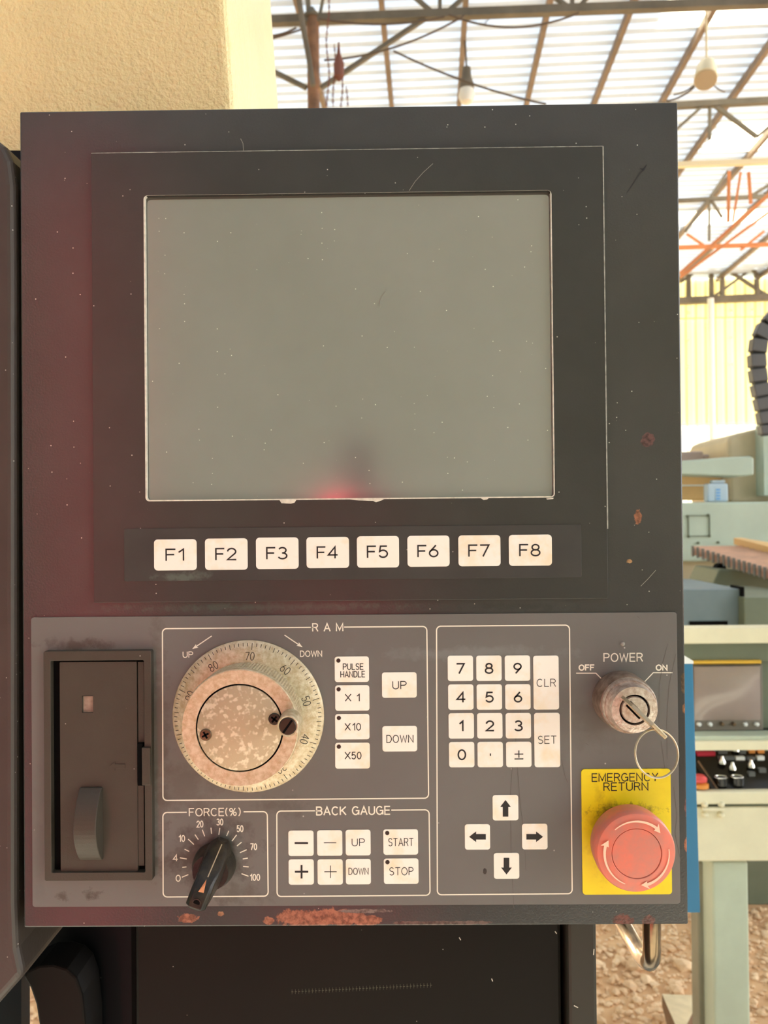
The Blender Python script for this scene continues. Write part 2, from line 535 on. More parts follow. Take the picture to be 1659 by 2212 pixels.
G = {
    'A': (.72, [[(0, 0), (.36, 1), (.72, 0)], [(.12, .33), (.60, .33)]]),
    'B': (.62, [[(0, 0), (0, 1), (.36, 1)] + arc(.36, .76, .22, .24, 90, -90) + [(0, .52)], [(.36, .52)] + arc(.36, .26, .26, .26, 90, -90) + [(0, 0)]]),
    'C': (.72, [arc(.37, .5, .37, .5, 48, 312, 18)]),
    'D': (.66, [[(0, 0), (0, 1), (.28, 1)] + arc(.28, .5, .38, .5, 90, -90, 14) + [(0, 0)]]),
    'E': (.58, [[(.58, 1), (0, 1), (0, 0), (.58, 0)], [(0, .52), (.52, .52)]]),
    'F': (.56, [[(.56, 1), (0, 1), (0, 0)], [(0, .52), (.48, .52)]]),
    'G': (.74, [arc(.37, .5, .37, .5, 48, 360, 18) + [(.42, .5)], [(.74, .5), (.74, .02)]]),
    'H': (.64, [[(0, 0), (0, 1)], [(.64, 0), (.64, 1)], [(0, .52), (.64, .52)]]),
    'K': (.64, [[(0, 0), (0, 1)], [(.62, 1), (0, .38)], [(.2, .57), (.64, 0)]]),
    'L': (.52, [[(0, 1), (0, 0), (.52, 0)]]),
    'M': (.78, [[(0, 0), (0, 1), (.39, .12), (.78, 1), (.78, 0)]]),
    'N': (.66, [[(0, 0), (0, 1), (.66, 0), (.66, 1)]]),
    'O': (.78, [arc(.39, .5, .39, .5, 0, 360, 24)]),
    'P': (.60, [[(0, 0), (0, 1), (.34, 1)] + arc(.34, .74, .26, .26, 90, -90) + [(0, .48)]]),
    'R': (.62, [[(0, 0), (0, 1), (.34, 1)] + arc(.34, .75, .26, .25, 90, -90) + [(0, .5)], [(.36, .5), (.62, 0)]]),
    'S': (.60, [arc(.30, .75, .27, .25, 30, 270, 12) + arc(.30, .25, .29, .25, 90, -150, 12)]),
    'T': (.64, [[(0, 1), (.64, 1)], [(.32, 1), (.32, 0)]]),
    'U': (.64, [[(0, 1), (0, .32)] + arc(.32, .32, .32, .32, 180, 360, 12) + [(.64, 1)]]),
    'W': (.94, [[(0, 1), (.22, 0), (.47, .92), (.72, 0), (.94, 1)]]),
    'X': (.66, [[(0, 0), (.66, 1)], [(0, 1), (.66, 0)]]),
    'Y': (.66, [[(0, 1), (.33, .5), (.66, 1)], [(.33, .5), (.33, 0)]]),
    '0': (.58, [arc(.29, .5, .29, .5, 0, 360, 24)]),
    '1': (.30, [[(.0, .74), (.28, 1), (.28, 0)]]),
    '2': (.58, [arc(.29, .72, .28, .28, 170, -35, 12) + [(.0, 0), (.58, 0)]]),
    '3': (.58, [arc(.28, .76, .25, .24, 150, -90, 12), arc(.28, .26, .30, .26, 90, -150, 12)]),
    '4': (.64, [[(.48, 0), (.48, 1), (0, .28), (.64, .28)]]),
    '5': (.58, [[(.52, 1), (.10, 1), (.04, .53)] + arc(.28, .32, .29, .32, 120, -150, 14)]),
    '6': (.60, [[(.44, 1)] + [(.10, .52)] + arc(.30, .31, .29, .31, 150, -210, 20)]),
    '7': (.58, [[(0, 1), (.58, 1), (.18, 0)]]),
    '8': (.60, [arc(.30, .76, .24, .24, 0, 360, 18), arc(.30, .27, .30, .27, 0, 360, 20)]),
    '9': (.60, [[(.16, 0)] + [(.50, .48)] + arc(.30, .69, .29, .31, -30, 330, 20)]),
    '(': (.22, [arc(.36, .5, .36, .62, 120, 240, 10)]),
    ')': (.22, [arc(-.14, .5, .36, .62, 60, -60, 10)]),
    '%': (.86, [arc(.2, .76, .17, .22, 0, 360, 14), arc(.66, .24, .17, .22, 0, 360, 14), [(.70, 1), (.16, 0)]]),
    '.': (.16, [[(.07, .5), (.09, .5)]]),
    '+': (.70, [[(0, .45), (.70, .45)], [(.35, .8), (.35, .1)]]),
    '-': (.70, [[(0, .45), (.70, .45)]]),
    '#': (.66, [[(0, .55), (.66, .55)], [(.33, .9), (.33, .2)], [(0, .05), (.66, .05)]]),   # plus over minus
}


LAYER = [0]


def stroke(mb, path, wd, w, y_off, mi=0):
    """path of pixels -> flat print of width wd pixels on plane y = w, one mitred ribbon"""
    h = wd * K / 2
    P = []
    for x, y in path:
        p = W(x, y, w)
        p = Vector((p.x, p.z))
        if not P or (p - P[-1]).length > 1e-6:
            P.append(p)
    if len(P) < 2:
        return
    LAYER[0] = (LAYER[0] + 1) % 8
    yy = w - y_off - LAYER[0] * 4e-6
    closed = (P[0] - P[-1]).length < 1e-5 and len(P) > 3
    if closed:
        P = P[:-1]
    n = len(P)
    vs = []
    for i in range(n):
        a = P[(i - 1) % n] if (closed or i) else None
        b = P[(i + 1) % n] if (closed or i < n - 1) else None
        p = P[i]
        d1 = (p - a).normalized() if a is not None else None
        d2 = (b - p).normalized() if b is not None else None
        if d1 is None:
            p = p - d2 * h * .5
            d1 = d2
        elif d2 is None:
            p = p + d1 * h * .5
            d2 = d1
        n1, n2 = Vector((-d1.y, d1.x)), Vector((-d2.y, d2.x))
        m = n1 + n2
        if m.length < .2:
            m = n1
        m.normalize()
        k = h / max(.42, m.dot(n1))
        vs += [(p.x + m.x * k, yy, p.y + m.y * k), (p.x - m.x * k, yy, p.y - m.y * k)]
    fs = []
    for i in range(n if closed else n - 1):
        j = (i + 1) % n
        fs.append((2 * i, 2 * i + 1, 2 * j + 1, 2 * j))
    mb.add(vs, fs, mi)


def text(mb, s, cx, cy, h, wd, width=None, w=0.0, y_off=.00008, mi=0, gap=.24, xs=1.0, ang=-.55):
    """centre (cx, cy) and height in pixels; width (pixels) fixes the overall width"""
    adv = []
    x = 0
    for ch in s:
        if ch == ' ':
            x += .55
            continue
        adv.append((x, ch))
        x += G[ch][0] + gap
    tot = x - gap
    if width:
        xs = width / (tot * h)
    a = math.radians(ang)
    ca, sa = math.cos(a), math.sin(a)
    for (x0, ch) in adv:
        for pl in G[ch][1]:
            path = []
            for (u, v) in pl:
                X = (x0 + u - tot / 2) * h * xs
                Y = -(v - .5) * h
                path.append((cx + X * ca - Y * sa, cy + X * sa + Y * ca))
            stroke(mb, path, wd, w, y_off, mi)


# ------------------------------------------------------------------ the hall
CZ = CAM.z
HR = 5.9


def corrugated(x0, x1, d0, d1, h, pitch, dep, name, m, along='x', thick=0):
    """sheet with ribs running along x"""
    mb = MB()
    n = int((d1 - d0) / pitch)
    prof = []
    for i in range(n):
        d = d0 + i * pitch
        prof += [(d, 0), (d + pitch * .50, 0), (d + pitch * .62, dep), (d + pitch * .86, dep)]
    prof.append((d0 + n * pitch, 0))
    vs = []
    for (d, o) in prof:
        vs += [B(x0, d, h + o), B(x1, d, h + o)]
    mb.add(vs, [(2 * i, 2 * i + 1, 2 * i + 3, 2 * i + 2) for i in range(len(prof) - 1)])
    return mb.build(name, m, fix=False)


ceiling = structure(corrugated(-15, 15, -12.0, 20.0, HR, .21, .045, 'ceiling', M_ROOF), 'corrugated metal roof over the hall, ribs seen from below')


def roof_cut(d0, d1, x0, x1):
    mb = MB()
    mb.hexa([B(x0, d0, HR - .01), B(x1, d0, HR - .01), B(x1, d1, HR - .01), B(x0, d1, HR - .01)],
            [B(x0, d0, HR + .05), B(x1, d0, HR + .05), B(x1, d1, HR + .05), B(x0, d1, HR + .05)])
    return mb.build('skylight', M_SKYL, ceiling)


# the sheet is opened where the skylights sit
def depth_at(py):
    return HR * F / (1121 - py)


SKY = [(depth_at(8), depth_at(80), 2.75, 9), (depth_at(292), depth_at(350), 4.4, 12), (depth_at(474), depth_at(502), 4.4, 14)]
bmn = bmesh.new()
bmn.from_mesh(ceiling.data)
newv = []
me_old = ceiling.data
for (d0, d1, x0, x1) in SKY:
    for f in list(bmn.faces):
        c = f.calc_center_median() - CAM
        d = c.dot(by_)
        if d0 < d < d1:
            mat_i = f.material_index
            vv = [v.co.copy() for v in f.verts]
            bmn.faces.remove(f)
            lo = [v for v in vv if (v - CAM).dot(bx_) < 0]
            def shift(v, x):
                return v + bx_ * (x - (v - CAM).dot(bx_))
            dv = sorted({round((v - CAM).dot(by_), 5) for v in vv})
            v_a = min(vv, key=lambda v: (v - CAM).dot(by_))
            v_b = max(vv, key=lambda v: (v - CAM).dot(by_))
            for xa, xb in ((-15, x0), (x1, 15)):
                q = [shift(v_a, xa), shift(v_a, xb), shift(v_b, xb), shift(v_b, xa)]
                bmn.faces.new([bmn.verts.new(p) for p in q])
bmn.to_mesh(me_old)
bmn.free()
for s_ in SKY:
    roof_cut(*s_)

for i in range(-12, 14):
    x = (855 - 934 + 145 * i) / F * (HR * F / 901)
    mb = MB()
    mb.bar(B(x, -9.9, HR - .06), B(x, 19.9, HR - .06), .06, .10)
    mb.build('purlin', M_PURL, ceiling)

# floor
mb = MB()
mb.box((-45, -40, -.3), (45, 60, 0))
floor = structure(mb.build('floor', M_EARTH), 'earth and gravel floor of the hall')

mb = MB()
mb.box((-14, -11, -.02), (14, 1.15, .02))  # added out of view so light bounced onto the panel stays neutral
structure(mb.build('bounce_slab', M_CONC), 'unseen concrete slab added to keep the floor bounce neutral')

# far wall of vertical ribbed sheets
mb = MB()
DW = 20.0
ribs = []
pitch = .24
nx = int(30 / pitch)
pr = []
for i in range(nx):
    x = -15 + i * pitch
    pr += [(x, 0), (x + pitch * .6, 0), (x + pitch * .7, .025), (x + pitch * .9, .025)]
h0, h1, h2 = -CZ, (1121 - 925) / F * DW, HR + .02
for (a, b, mi, off) in ((h0, h1, 1, .03), (h1 - .05, (1121 - 700) / F * DW, 0, 0), ((1121 - 700) / F * DW - .05, h2, 0, .03)):
    vs = []
    for (x, o) in pr:
        vs += [B(x, DW + o - off, a), B(x, DW + o - off, b)]
    mb.add(vs, [(2 * i, 2 * i + 2, 2 * i + 3, 2 * i + 1) for i in range(len(pr) - 1)], mi)
wall = structure(mb.build('wall_back', [M_WALLY, M_WALLW], fix=False), 'yellow ribbed sheet wall at the far end of the hall')
for (hx, hy) in [(1535, 615), (1627, 609), (1488, 675), (1580, 670), (1627, 668), (1528, 704), (1487, 734), (1580, 728), (1487, 792), (1580, 787)]:
    mb = MB()
    p = BP(hx, hy, DW - .06)
    mb.lathe(p, [(.035, 0), (.04, .01)], 10)
    mb.build('light_hole_disc', M_SKYL, wall)  # bright disc in place of a hole letting daylight through
mb = MB()
_p = BP(1535, 645, DW - .75)
mb.tube([_p, Vector((_p.x, _p.y, 0))], .075, 12)
tag(mb.build('drain_pipe', M_WHITE), 'white vertical pipe in front of the yellow sheet wall', 'pipe')


def truss(name, label, members, m, cat='truss', group=None):
    """members: list of (px, py, px, py, depth, thickness, part name)"""
    p0 = BP(members[0][0], members[0][1], members[0][4])
    t = thing(name, p0, label, cat, group)
    for (a, b, c, d, dep, th, nm) in members:
        mb = MB()
        mb.bar(BP(a, b, dep), BP(c, d, dep), th)
        mb.build(nm, m, t)
    return t


D1 = 8.4
truss('roof_truss', 'brown steel roof truss crossing above the column, top of the photo', [
    (150, 62, 1900, -4, D1, .085, 'chord'), (662, -40, 668, 40, D1, .05, 'web'), (705, -40, 690, 38, D1, .03, 'web'),
    (868, -30, 945, 36, D1, .04, 'web'), (1030, -30, 955, 36, D1, .04, 'web'), (950, -40, 950, 34, D1, .04, 'web'),
    (1180, -20, 1235, 22, D1, .04, 'web'), (1236, -30, 1236, 22, D1, .04, 'web'), (640, -30, 655, 60, D1, .025, 'web'),
    (1290, -30, 1245, 22, D1, .04, 'web'), (1500, -30, 1538, 8, D1, .04, 'web'), (1590, -30, 1545, 8, D1, .04, 'web')], M_TRUSS)
truss('roof_truss', 'grey roof truss chord with struts right of the panel top', [
    (1300, 237, 1900, 205, 10.3, .075, 'chord'), (1522, 225, 1455, 285, 10.3, .035, 'strut'), (1533, 225, 1533, 302, 10.3, .035, 'strut'),
    (1540, 225, 1635, 296, 10.3, .045, 'strut'), (1635, 296, 1700, 240, 10.3, .035, 'strut')], M_TRUSS)
truss('roof_truss', 'cream coloured roof beam below the second skylight', [
    (1300, 363, 1900, 340, 12.0, .075, 'chord')], M_LAMPW)
truss('roof_truss', 'thin grey truss chord with rusty webs right of the screen', [
    (1300, 442, 1900, 412, 13.4, .06, 'chord'), (1530, 432, 1480, 500, 13.4, .05, 'web'), (1532, 432, 1532, 520, 13.4, .035, 'web'),
    (1536, 432, 1560, 470, 13.4, .04, 'web'), (1620, 425, 1660, 400, 13.4, .05, 'web'), (1530, 432, 1572, 370, 13.4, .04, 'web')], M_TRUSS)
truss('roof_truss', 'rust orange truss with fanning webs at the right edge', [
    (1300, 541, 1900, 520, 15.8, .07, 'chord'), (1575, 370, 1573, 480, 12.2, .04, 'web'), (1600, 372, 1583, 480, 12.2, .03, 'web'),
    (1617, 372, 1622, 440, 12.2, .04, 'web'), (1470, 590, 1700, 385, 12.2, .05, 'web'), (1470, 598, 1700, 430, 12.6, .04, 'web'),
    (1483, 505, 1520, 530, 15.8, .04, 'web'), (1600, 540, 1650, 500, 15.8, .05, 'web')], M_ORTR)
truss('wall_girder', 'brown lattice girder along the top of the yellow wall', [
    (1300, 658, 1900, 632, 19.6, .16, 'chord'), (1300, 594, 1900, 578, 19.6, .09, 'chord'), (1487, 580, 1488, 645, 19.6, .09, 'web'),
    (1536, 566, 1537, 645, 19.6, .09, 'web'), (1560, 562, 1560, 642, 19.6, .09, 'web'), (1632, 556, 1636, 640, 19.6, .09, 'web'),
    (1540, 562, 1655, 638, 19.6, .07, 'web'), (1540, 642, 1625, 580, 19.6, .06, 'web'), (1470, 610, 1530, 568, 19.6, .06, 'web'),
    (1600, 545, 1632, 590, 19.4, .07, 'web')], M_TRUSS, 'girder')

# column with braces
t = thing('steel_column', B((678 - 934) / F * D1, D1, -CZ), 'round rusty steel column behind the top left of the panel', 'column')
pt = BP(676, 36, D1)
mb = MB()
mb.tube([Vector((pt.x, pt.y, 0)), pt], .066, 20)
mb.build('shaft', M_COL, t, smooth=True)
mb = MB()
mb.lathe(BP(674, 40, D1), [(.085, 0), (.09, .03), (.05, .07), (.02, .12)], 20, axis='z')
mb.build('column_head', M_TRUSS, t, smooth=True)
for (a, b, c, d) in ((662, 190, 480, 100), (694, 190, 918, 40)):
    mb = MB()
    mb.bar(BP(a, b, D1), BP(c, d, D1), .045)
    mb.build('brace', M_TRUSS, t)
mb = MB()
mb.tube([BP(645, -10, D1 - .3), BP(655, 60, D1 - .3), BP(668, 130, D1 - .3), BP(676, 185, D1 - .3)], .028, 8)
mb.build('conduit', M_TRUSS, t)


def sag(p, q, s, n=14):
    p, q = Vector(p), Vector(q)
    return [p.lerp(q, k / n) - Vector((0, 0, s * 4 * (k / n) * (1 - k / n))) for k in range(n + 1)]


for (a, b, c, d, s, dep, lb) in ((970, 32, 1250, 28, .14, 8.2, 'dark cable sagging under the truss above the panel'),
                                 (500, 55, 640, 60, .10, 8.2, 'cable sagging left of the column'),
                                 (690, 40, 960, 36, .07, 8.2, 'cable looping from the column to the first truss joint'),
                                 (850, 110, 1180, 225, .06, 8.6, 'thin cable running past the left hanging lamp'),
                                 (700, 130, 1003, 34, .10, D1 - .12, 'thin wire rising right of the column to the truss'),
                                 (480, 102, 655, 62, .03, D1 - .12, 'thin wire left of the column head'),
                                 (1440, 218, 1500, 188, .03, 8.65, 'short cable to the right hanging lamp')):
    mb = MB()
    mb.tube(sag(BP(a, b, dep), BP(c, d, dep), s), .011, 6)
    tag(mb.build('overhead_cable', M_CABLE), lb, 'cable')

# hanging chains of the hoist
t = thing('chain_hoist', BP(735, 60, 8.0), 'rusty chain hoist hanging right of the steel column', 'hoist')
for (x, y0, y1) in ((708, -20, 232), (722, 100, 235), (737, 150, 235), (748, 190, 235)):
    mb = MB()
    n = int((y1 - y0) / 7)
    for k in range(n):
        p = BP(x + 3 * math.sin(k * .3), y0 + k * 7, 8.0)
        mb.tube([p + Vector((.008 * math.cos(a) * (k % 2), .008 * math.cos(a) * ((k + 1) % 2), .02 * math.sin(a))) for a in [j * PI / 4 for j in range(8)]], .005, 5, closed=True)
    mb.build('chain', M_CHAIN, t)
mb = MB()
mb.lathe(BP(732, 150, 8.0), [(.01, -.12), (.05, -.08), (.055, .06), (.02, .16), (.008, .28)], 12, axis='z')
mb.build('hoist_body', M_CHAIN, t, smooth=True)

# high bay lamps
t = thing('hanging_lamp', BP(1008, 200, 9.5), 'small high bay lamp hanging left, with a bright glass bulb', 'lamp')
p = BP(1008, 172, 9.5)
mb = MB()
mb.lathe(p, [(.02, .16), (.05, .14), (.06, .02), (.085, -.05), (.09, -.12)], 20, axis='z')
mb.build('lamp_housing', M_TRUSS, t, smooth=True)
mb = MB()
mb.lathe(BP(1008, 208, 9.5), [(.02, .10), (.085, .08), (.10, .0), (.07, -.07), (.02, -.09)], 20, axis='z')
mb.build('lamp_glass', M_WHITE, t, smooth=True)
mb = MB()
mb.tube([p + Vector((0, 0, .15)), p + Vector((-.02, .1, .9))], .012, 6)
mb.build('hanger', M_CABLE, t)
t = thing('hanging_lamp', BP(1522, 160, 8.6), 'cream cylindrical high bay lamp tilted above the right corner', 'lamp')
a, b = BP(1524, 172, 8.5), BP(1528, 122, 8.75)
dr = (b - a).normalized()
mb = MB()
mb.tube([a, a + dr * .02, a + dr * .2, a + dr * .28, a + dr * .32], [.118, .118, .105, .09, .04], 24)
mb.build('lamp_housing', M_LAMPW, t, smooth=True)
mb = MB()
mb.tube([a - dr * .012, a + dr * .001], [.108, .108], 24)
mb.build('lamp_glass', M_LAMPG, t)
mb = MB()
mb.tube([a + dr * .3, a + dr * .3 + Vector((0, 0, .6))], .012, 6)
mb.build('hanger', M_LAMPW, t)
for (x, y) in ((1566, 198), (1455, 205)):
    mb = MB()
    mb.tube(sag(a + dr * .1, BP(x, y, 8.7), .04, 8), .008, 6)
    mb.build('lamp_cable', M_CABLE, t)

# ------------------------------------------------------------------ far machine (right, behind)
t = thing('milling_machine', W(1560, 1350, 3.6) * 1, 'pale green machine with beige head and arm, right of the panel', 'machine')
t.location.z = 0
mb = MB()
pbox(mb, 1440, 1084, 1800, 1212, 3.9, .35)
pbox(mb, 1580, 1088, 1800, 1212, 4.25, .5)
mb.build('bed', M_MINT, t, bevel=.01)
mb = MB()
ppoly(mb, [(1577, 943), (1600, 934), (1659, 920), (1760, 905), (1760, 1086), (1577, 1086), (1574, 985), (1572, 955)], 4.2, .6)
mb.build('head', M_BEIGE, t, bevel=.02)
mb = MB()
pbox(mb, 1650, 915, 1760, 1070, 4.1, .1)
mb.build('head_panel', M_MINT, t)
mb = MB()
ppoly(mb, [(1440, 1003), (1475, 995), (1560, 988), (1622, 985), (1629, 990), (1629, 1026), (1600, 1029), (1475, 1025), (1440, 1024)], 4.0, .18)
mb.build('arm', M_MINT, t, bevel=.015, seg=4)
mb = MB()
x0, x1, z0, z1 = prect(1487, 1113, 1534, 1159, 3.893)
mb.ring(rr(x0, x1, z0, z1, .008), rr(x0 + .004, x1 - .004, z0 + .004, z1 - .004, .006), 3.893, 3.9)
mb.build('inspection_plate', M_SAGE, t)
for (x, y) in ((1487, 1115), (1532, 1113), (1489, 1159), (1534, 1158), (1510, 1173), (1553, 1172)):
    mb = MB()
    mb.lathe(W(x, y, 3.885), [(.005, 0), (.007, .004), (.007, .015)], 8)
    mb.build('bolt', M_SAGE, t)
for y in (992, 1003, 1015):
    mb = MB()
    mb.lathe(W(1641, y, 4.19), [(.005, 0), (.006, .004), (.006, .02)], 8)
    mb.build('bolt', M_SAGE, t)
mb = MB()
pbox(mb, 1440, 1205, 1800, 1275, 3.95, .6)
mb.build('base_casting', M_BEIGE, t, bevel=.01)
mb = MB()
mb.hexa([W(1440, 1215, 3.6), W(1560, 1215, 3.6), W(1800, 1262, 3.0), W(1440, 1262, 3.0)],
        [W(1440, 1272, 3.6), W(1580, 1272, 3.6), W(1800, 1330, 3.0), W(1440, 1290, 3.0)])
mb.v, mb.f, mb.m = [], [], []
ppoly(mb, [(1555, 1228), (1600, 1232), (1700, 1262), (1760, 1300), (1760, 1420), (1600, 1420), (1600, 1290), (1540, 1262)], 3.2, .3)
mb.build('knee', M_SAGE, t, bevel=.01)
mb = MB()
mb.lathe(W(1550, 1226, 3.3), [(.012, -.05), (.022, -.045), (.022, 0), (.012, .02)], 14)
mb.build('clamp_knob', M_BLACK, t, smooth=True)
mb = MB()
mb.box((W(1440, 1300, 3.9).x, 3.5, 0), (W(1750, 1300, 3.9).x, 4.6, W(1500, 1275, 3.5).z))
mb.build('machine_foot', M_BEIGE, t)

# slatted table, slats one by one
for i in range(17):
    dep = 3.45 - i * .035
    x = 1498 + i * 11.2
    y = 1180 + i * 3.3
    mb = MB()
    a = W(x, y, dep)
    wdt = .019
    mb.box((a.x, dep, a.z - .045), (a.x + 1.3, dep + wdt, a.z))
    s = mb.build('slat', M_SLAT, t)
    mb = MB()
    mb.box((a.x - .004, dep - .002, a.z - .05), (a.x + .001, dep + wdt + .001, a.z + .002))
    mb.build('end_cap', M_SLATE2, s)
mb = MB()
mb.hexa([W(1585, 1162, 3.5), W(1800, 1215, 3.0), W(1800, 1240, 3.0), W(1585, 1176, 3.5)],
        [W(1600, 1161, 3.6), W(1800, 1195, 3.2), W(1800, 1225, 3.2), W(1600, 1175, 3.6)])
mb.build('table_rail', M_PEACH, t)

# crates, bottle and box on the machine
mb = MB()
pbox(mb, 1440, 1020, 1560, 1080, 4.3, .12, 0)
o = tag(mb.build('crate', M_PEACH, bevel=.006), 'peach coloured crate behind the pale green arm', 'crate')
mb = MB()
pbox(mb, 1440, 1047, 1560, 1050, 4.292, .01, 0)
mb.build('lid_edge', M_WHITE, o)
mb = MB()
x0, x1, z0, z1 = prect(1531, 1036, 1577, 1084, 4.0)
cx = (x0 + x1) / 2
r = (x1 - x0) / 2
t2 = thing('plastic_bottle', (cx, 4.0 + r, z0), 'milky blue square plastic bottle under the pale green arm', 'bottle')
mb = MB()
mb.box((x0, 4.02, z0), (x1, 4.02 + r, z1 - .02))
mb.box((x0 + r * .5, 4.03, z1 - .02), (x1 - .01, 4.02 + r * .8, z1))
mb.build('body', M_BOTTLE, t2, bevel=.01, seg=3)
for k in range(4):
    mb = MB()
    pbox(mb, 1547, 1056 + k * 6.5, 1556, 1060 + k * 6.5, 4.017, .01)
    mb.build('level_mark', M_BOTBL, t2)
mb = MB()
pbox(mb, 1440, 975, 1520, 1005, 4.4, .2)
pbox(mb, 1518, 981, 1533, 992, 4.4, .1)
tag(mb.build('junction_box', mat('pinkish grey enamel', srgb(186, 170, 166), rough=.5), bevel=.01), 'pinkish grey box standing behind the pale green arm', 'box')

# cable chain
t = thing('cable_chain', W(1655, 925, 3.9), 'curved black cable carrier chain at the right edge', 'cable chain')
cpts = [(1712, 650), (1684, 676), (1660, 702), (1645, 732), (1640, 764), (1641, 796), (1645, 828), (1651, 858), (1657, 888), (1662, 918), (1664, 940)]
import itertools
for i in range(len(cpts) - 1):
    for hseg in (0,):
        a = Vector(cpts[i]).lerp(Vector(cpts[i + 1]), hseg)
        b = Vector(cpts[i]).lerp(Vector(cpts[i + 1]), hseg + .84)
        d = (b - a).normalized()
        n = Vector((-d.y, d.x)) * 17
        mb = MB()
        ppoly(mb, [tuple(a + n), tuple(b + n * .96), tuple(b - n), tuple(a - n * .96)], 3.86, .06)
        lk = mb.build('chain_link', M_CHAINB, t, bevel=.004)
    a, b = Vector(cpts[i]), Vector(cpts[i + 1])
    d = (b - a).normalized()
    n = Vector((-d.y, d.x)) * 14
    mb = MB()
    ppoly(mb, [tuple(a + n), tuple(b + n), tuple(b - n), tuple(a - n)], 3.875, .04)
    mb.build('inner_hose', M_CHAIND, t)

# slate blue cabinets behind the second console
t = thing('electrical_cabinet', (W(1560, 1300, 2.6).x, 2.9, 0), 'slate blue cabinet with a black slot behind the console hood', 'cabinet')
mb = MB()
pbox(mb, 1430, 1273, 1604, 1420, 2.6, .5, z0=0)
mb.build('left_body', M_SLATE, t, bevel=.004)
mb = MB()
pbox(mb, 1608, 1290, 1760, 1420, 2.55, .5, z0=0)
mb.build('right_body', M_SAGE, t, bevel=.004)
mb = MB()
pbox(mb, 1490, 1342, 1572, 1356, 2.595, .02)
mb.build('slot', M_BLACK, t)
mb = MB()
pbox(mb, 1603, 1268, 1609, 1420, 2.58, .1)
mb.build('door_gap', M_BLACK, t)

# ------------------------------------------------------------------ second console on its leg
YC = 1.5
t = thing('machine_console', (W(1580, 1800, YC).x, YC + .1, 0), 'ivory and pale green console with its own screen, right of the panel', 'console')


def cpart(name, m, px0, py0, px1, py1, w, dep, bevel=.002, parent=None):
    mb = MB()
    pbox(mb, px0, py0, px1, py1, w, dep)
    return mb.build(name, m, parent or t, bevel=bevel)


cpart('hood', M_IVORY, 1440, 1356, 1760, 1390, YC, .05)
cpart('hood_underside', M_SAGE, 1440, 1386, 1760, 1428, YC + .06, .08)
cpart('back_shell', M_SAGE, 1440, 1420, 1760, 1600, YC + .09, .25)
cpart('yellow_strip', M_GOLD, 1496, 1427, 1645, 1434, YC + .05, .03, .001)
fr = cpart('screen_surround', M_CRTF, 1495, 1436, 1648, 1578, YC + .07, .05)
# bulging crt
mb = MB()
x0, x1, z0, z1 = prect(1500, 1440, 1643, 1556, YC + .065)
nu, nv = 14, 10
vs, fs = [], []
for j in range(nv + 1):
    for i in range(nu + 1):
        u, v = i / nu * 2 - 1, j / nv * 2 - 1
        vs.append(((x0 + x1) / 2 + u * (x1 - x0) / 2, YC + .068 - .012 * (1 - u * u) * (1 - v * v) - .002, (z0 + z1) / 2 + v * (z1 - z0) / 2))
for j in range(nv):
    for i in range(nu):
        q = j * (nu + 1) + i
        fs.append((q, q + 1, q + nu + 2, q + nu + 1))
mb.add(vs, fs)
mb.build('crt_screen', M_CRT, t, smooth=True)
for x in (1511, 1535, 1561, 1586, 1611, 1636):
    mb = MB()
    mb.lathe(W(x, 1565, YC + .062), [(.003, -.003), (.0048, -.001), (.005, .009)], 14)
    mb.build('soft_button', M_WHITE if x not in (1561, 1586) else M_SCREW, t, smooth=True)
cpart('lower_recess', M_CONS, 1495, 1577, 1700, 1590, YC + .07, .05)
cpart('blue_rail', M_ICE, 1498, 1590, 1700, 1601, YC + .02, .05)
cpart('ledge', M_IVORY, 1498, 1601, 1700, 1621, YC + .01, .09)
# sloping black control deck
mb = MB()
mb.hexa([W(1495, 1622, YC + .08), W(1800, 1622, YC + .08), W(1800, 1712, YC - .02), W(1495, 1712, YC - .02)],
        [W(1495, 1640, YC + .10), W(1800, 1640, YC + .10), W(1800, 1730, YC + .0), W(1495, 1730, YC + .0)])
mb.build('control_deck', M_CONS, t)


def deck(px, py):
    k = (py - 1622) / 90
    return W(px, py, YC + .08 - .10 * k)


for (x, y, rr_) in ((1557, 1688, .0145), (1592, 1687, .0145)):
    p = deck(x, y + 3)
    mb = MB()
    mb.lathe(p, [(rr_ * 1.1, -.004), (rr_ * 1.1, .012)], 24, axis='z')
    b_ = mb.build('push_button', M_CONS, t, smooth=True)
    mb = MB()
    mb.tube([p + Vector((rr_ * math.cos(a), rr_ * .8 * math.sin(a), .014)) for a in [k * PI / 12 for k in range(24)]], .0017, 8, closed=True)
    mb.build('chrome_ring', M_CHROME, b_, smooth=True)
p = deck(1513, 1700)
mb = MB()
mb.lathe(p, [(.019, 0), (.019, .008), (.012, .012)], 24, axis='z')
es = mb.build('stop_button', [M_ORB], t, smooth=True)
mb = MB()
mb.lathe(p + Vector((-.002, 0, .012)), [(.010, 0), (.017, .003), (.0175, .010), (.012, .016), (.003, .018)], 24, axis='z')
mb.build('red_cap', M_REDB, es, smooth=True)
for (x0_, y0_, x1_, y1_, m_) in ((1506, 1624, 1546, 1634, M_REDP), (1552, 1620, 1572, 1630, M_KEYG), (1598, 1620, 1612, 1630, M_KEYG),
                                 (1618, 1618, 1632, 1628, M_ORB), (1637, 1618, 1652, 1628, M_ORB), (1553, 1634, 1588, 1643, M_KEYG),
                                 (1590, 1635, 1610, 1643, M_WHITE), (1614, 1635, 1632, 1643, M_KEYG), (1636, 1634, 1652, 1643, M_WHITE),
                                 (1618, 1668, 1632, 1686, M_KEYG), (1640, 1660, 1656, 1690, M_KEYG)):
    mb = MB()
    ww = YC + .08 - .10 * ((y0_ - 1622) / 90)
    pbox(mb, x0_, y0_, x1_, y1_, ww - .012, .012)
    mb.build('button', m_, t, bevel=.0015)
